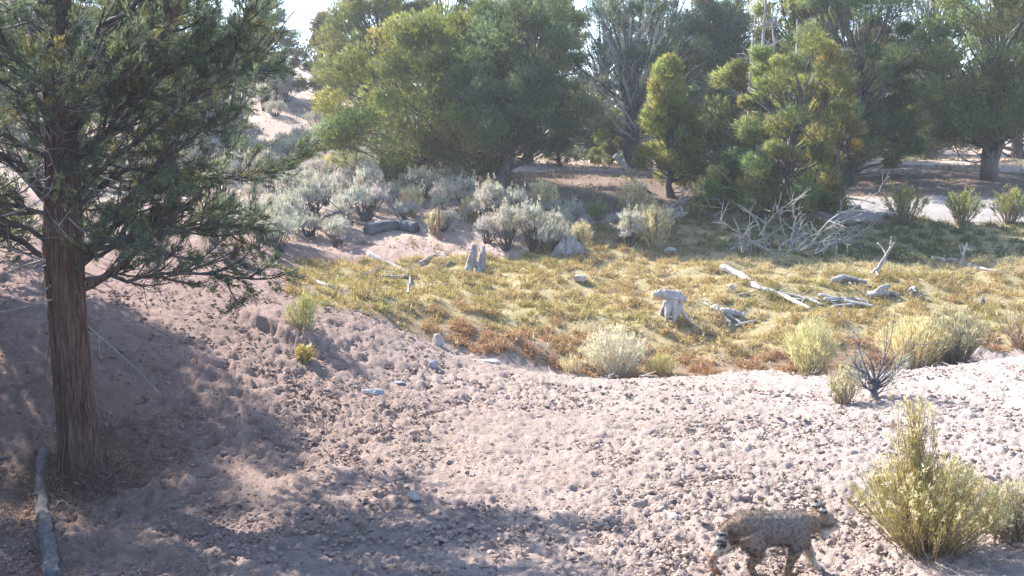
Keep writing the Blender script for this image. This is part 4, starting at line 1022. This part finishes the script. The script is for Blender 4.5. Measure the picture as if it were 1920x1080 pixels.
# rocks
def rock(px, py, w, h, d, mat, label, seed, rz=0):
    rng = np.random.default_rng(seed); import bmesh
    bm = bmesh.new(); bmesh.ops.create_icosphere(bm, subdivisions=3, radius=1)
    V = np.array([v.co[:] for v in bm.verts])
    # cut by random planes for facets
    for i in range(11):
        nrm = rng.normal(0, 1, 3); nrm /= np.linalg.norm(nrm); lim = .62 + .25 * rng.random()
        dd = V @ nrm; V = V - np.maximum(0, dd - lim)[:, None] * nrm
    V += .03 * rng.normal(0, 1, V.shape)
    V = V * np.array([w / 2, d / 2, h / 2]) * 1.25
    for v, c in zip(bm.verts, V): v.co = c
    me = bpy.data.meshes.new('rock'); bm.to_mesh(me); bm.free()
    p = at(px, py); p[2] += h * .28
    o = obj('rock', me, M[mat], None, p); o.rotation_euler = (rng.normal(0, .1), rng.normal(0, .1), rz)
    tag(o, label, 'rock', 'rocks on the bank')
rock(821, 647, .16, .17, .14, 'palerock', 'upright white rock at the corner of the bare bank', 301, .4)
rock(915, 682, .28, .08, .2, 'palerock', 'flat pale slab of rock on the rim of the basin', 302, .1)
rock(812, 690, .12, .11, .12, 'greyrock', 'small bluish rock on the bare bank below the white rock', 303)
rock(700, 740, .24, .07, .16, 'greyrock', 'flat grey rock in the middle of the bank, left one', 304, .2)
rock(748, 722, .18, .05, .12, 'greyrock', 'thin flat grey rock right of the other flat grey rock', 305, .2)
rock(776, 936, .10, .06, .08, 'palerock', 'small pale rock in the churned foreground', 306)
rock(1256, 474, .26, .16, .2, 'palerock', 'white rounded rock beside the pale grey-green rabbitbrush', 307)
rock(1088, 528, .24, .16, .2, 'palerock', 'pale lump of rock in the middle of the basin', 308)
rock(545, 640, .06, .06, .05, 'palerock', 'little white stone under the earth ledge', 309)
rock(388, 738, .05, .04, .04, 'palerock', 'tiny white stone on the shaded bank', 310)

# ------------------------------------------------------------------ bobcat
def bobcat():
    rng = np.random.default_rng(400)
    g = at(1444, 1083)
    def cap(pts, rad, k=12):
        return (pts, rad, k)
    parts = [
        cap([(-.26, 0, .34), (-.20, 0, .355), (-.10, 0, .345), (.02, 0, .33), (.12, 0, .325), (.19, 0, .325), (.23, 0, .325)], [.05, .088, .10, .102, .105, .098, .06], 14),
        cap([(-.18, 0, .33), (-.05, 0, .30), (.10, 0, .295), (.18, 0, .30)], [.07, .085, .095, .07], 12),
        cap([(.17, 0, .345), (.25, 0, .35), (.31, 0, .35)], [.085, .072, .062], 12),
        cap([(.285, 0, .356), (.33, 0, .358), (.37, 0, .350), (.390, 0, .342)], [.055, .080, .070, .048], 12),
        cap([(.37, 0, .330), (.405, 0, .320), (.425, 0, .316)], [.042, .036, .024], 10),
        cap([(.335, -.05, .325), (.325, -.088, .290)], [.042, .010], 8), cap([(.335, .05, .325), (.325, .088, .290)], [.042, .010], 8),
        # near hind leg, forward
        cap([(-.17, -.06, .32), (-.13, -.075, .24), (-.09, -.075, .20)], [.085, .072, .05], 10), cap([(-.09, -.075, .20), (-.15, -.07, .12), (-.155, -.07, .10)], [.045, .026, .024], 8),
        cap([(-.155, -.07, .105), (-.12, -.07, .03), (-.085, -.07, .02), (-.06, -.07, .018)], [.024, .022, .026, .018], 8),
        # far hind leg, trailing
        cap([(-.20, .055, .31), (-.25, .062, .245), (-.275, .065, .20)], [.085, .072, .055], 10), cap([(-.275, .065, .20), (-.345, .065, .145), (-.36, .065, .14)], [.05, .032, .027], 8),
        cap([(-.36, .065, .14), (-.345, .065, .04), (-.31, .065, .022), (-.285, .065, .018)], [.024, .021, .025, .018], 8),
        # near foreleg, back under the body
        cap([(.16, -.06, .30), (.14, -.07, .22), (.115, -.07, .15)], [.07, .046, .033], 10), cap([(.115, -.07, .15), (.085, -.07, .06), (.095, -.07, .025), (.13, -.07, .018)], [.03, .023, .026, .018], 8),
        # far foreleg, reaching forward
        cap([(.18, .055, .30), (.235, .065, .22), (.27, .065, .155)], [.066, .044, .032], 10), cap([(.27, .065, .155), (.31, .065, .06), (.325, .065, .024), (.36, .065, .018)], [.03, .023, .026, .018], 8),
        # tail
        cap([(-.26, 0, .36), (-.31, -.01, .33), (-.335, -.015, .28), (-.345, -.015, .235)], [.032, .028, .026, .020], 8)]
    for sy in (-1, 1):
        parts.append(cap([(.315, sy * .042, .405), (.312, sy * .058, .450), (.308, sy * .066, .490)], [.034, .024, .006], 8))
    me = lump(parts, .0085, 3)
    V = np.array([v.co[:] for v in me.vertices])
    x, y, z = V.T
    base = np.array([.26, .19, .14]); grey = np.array([.22, .185, .16]); white = np.array([.62, .57, .50]); black = np.array([.018, .015, .013]); orange = np.array([.58, .30, .16])
    C = np.repeat(base[None], len(V), 0)
    f = smooth(-.25, .0, x) * smooth(.25, .15, x); C = C * (1 - f[:, None]) + grey * f[:, None]
    bel = smooth(.235, .20, z) * (np.abs(y) < .05) * (x > -.16) * (x < .2); C = C * (1 - bel[:, None]) + white * bel[:, None]
    leg = smooth(.22, .14, z); tan = np.array([.30, .21, .14]); C = C * (1 - leg[:, None]) + tan * leg[:, None]
    far_h = ((y > .0) & (x < -.21) & (z < .27)); C[far_h] = white
    hock = ((y > .02) & (x < -.31) & (z < .17)); C[hock] = orange  # rufous hock, its colour brightened as if sunlit
    inn = ((np.abs(y) < .06) & (z < .2) & (z > .05)); C[inn] = C[inn] * .5 + white * .5
    # spots and bars
    s1, i1 = worley(x * 40 + y * 9, z * 40 + y * 14, 5)
    sp = (s1 < .33) & (i1 > .2); coat = (x < .27)
    C[sp & coat] *= .6
    low = (s1 < .40) & (z < .25); C[low] = C[low] * .5
    ridge = (z > .425) & (x < .2); C[ridge] *= .62
    # tail: barred with black tip and pale underside
    tl = (x < -.285) & (np.abs(y + .01) < .045) & (z > .2)
    C[tl] = white * .9; bars = tl & (np.sin(z * 150) > .25); C[bars] = black; C[tl & (z < .25)] = black; C[tl & (z > .325)] = base
    # face and ears
    face = x > .30
    C[face & (z < .325)] = white * .75
    C[face & (np.abs(z - .35) < .012) & (np.abs(y) > .04)] *= .4
    C[(x > .42)] = np.array([.10, .05, .045])
    ear = (z > .435) & (x > .27); C[ear] = black * 1.5; C[ear & (z > .45) & (z < .466)] = white * .8
    ca = me.color_attributes.new('Col', 'FLOAT_COLOR', 'POINT'); ca.data.foreach_set('color', np.hstack([C, np.ones((len(C), 1))]).astype(np.float32).ravel())
    m = rough_mat('bobcat_fur', 60, [(.3, (.7, .7, .7)), (.7, (1.25, 1.22, 1.2))], .5, 160, vcol=True, bdist=.004)
    root = empty('bobcat', g, 'spotted grey-brown bobcat walking right through the lower right foreground', 'bobcat', rz=R_(7)); root.scale = (1.13, 1.13, 1.1)
    body_o = obj('body', me, m, root)
    # fur along the coat
    N = np.array([v.normal[:] for v in me.vertices])
    sel = rng.random(len(V)) < min(1, 16000 / len(V))
    sel &= ~((x > .36)) ; sel &= z > .03
    idx = np.nonzero(sel)[0]; idx = np.repeat(idx, max(1, 22000 // len(idx)))
    lay = np.array([-.75, 0, -.35]); dirs = N[idx] * .45 + lay; L = .022
    fo = Acc(); fo.sprays(V[idx], dirs, rng, 1, L, .0035, .18, col=C[idx], colj=.18)
    obj('fur', fo.mesh('fur'), leaf_mat('bobcat_hair', .1, (1, 1, 1)), body_o)
    em = rough_mat('bobcat_eye', 10, [(.4, (.05, .04, .01)), (.6, (.10, .08, .02))], 0, rough=.1)
    for sy in (-1, 1):
        a = Acc(); a.add(ICO_V * .009 + np.array([.385, sy * .037, .358]), ICO_F); obj('eye', a.mesh('eye', True), em, body_o)
    wk = Acc()
    for sy in (-1, 1):
        for q in range(5):
            b0 = np.array([.418, sy * .022, .312]); wk.tube(np.stack([b0, b0 + [rng.normal(0, .015), sy * .06, rng.normal(0, .015)]]), [.0009, .0004], 3, cap=False)
    obj('whiskers', wk.mesh('whiskers'), M['bone'], body_o)['kind'] = 'stuff'
bobcat()

# ------------------------------------------------------------------ bright veil added to the air in place of lens glare
VEIL = 0.0010
def veil():
    import bmesh
    bm = bmesh.new(); bmesh.ops.create_cube(bm, size=1.0)
    x = 440; lo, hi = -1.6, 24.0
    for v in bm.verts: v.co = (v.co.x * 2 * x, v.co.y * 2 * x, lo if v.co.z < 0 else hi)
    me = bpy.data.meshes.new('veil'); bm.to_mesh(me); bm.free()
    m, n, out = new_mat('veil_air')
    v = n.nodes.new('ShaderNodeVolumePrincipled'); v.inputs['Color'].default_value = (.86, .92, 1, 1); v.inputs['Density'].default_value = VEIL; v.inputs['Anisotropy'].default_value = .3
    n.links.new(v.outputs[0], out.inputs['Volume'])
    o = obj('veil', me, m); o['kind'] = 'stuff'; tag(o, 'thin bright veil added in place of lens glare', 'veil')
if VEIL > 0: veil()

if False:
    tot = sorted(((len(m.polygons), m.name) for m in bpy.data.meshes), reverse=True); print(sum(t[0] for t in tot), tot[:25])
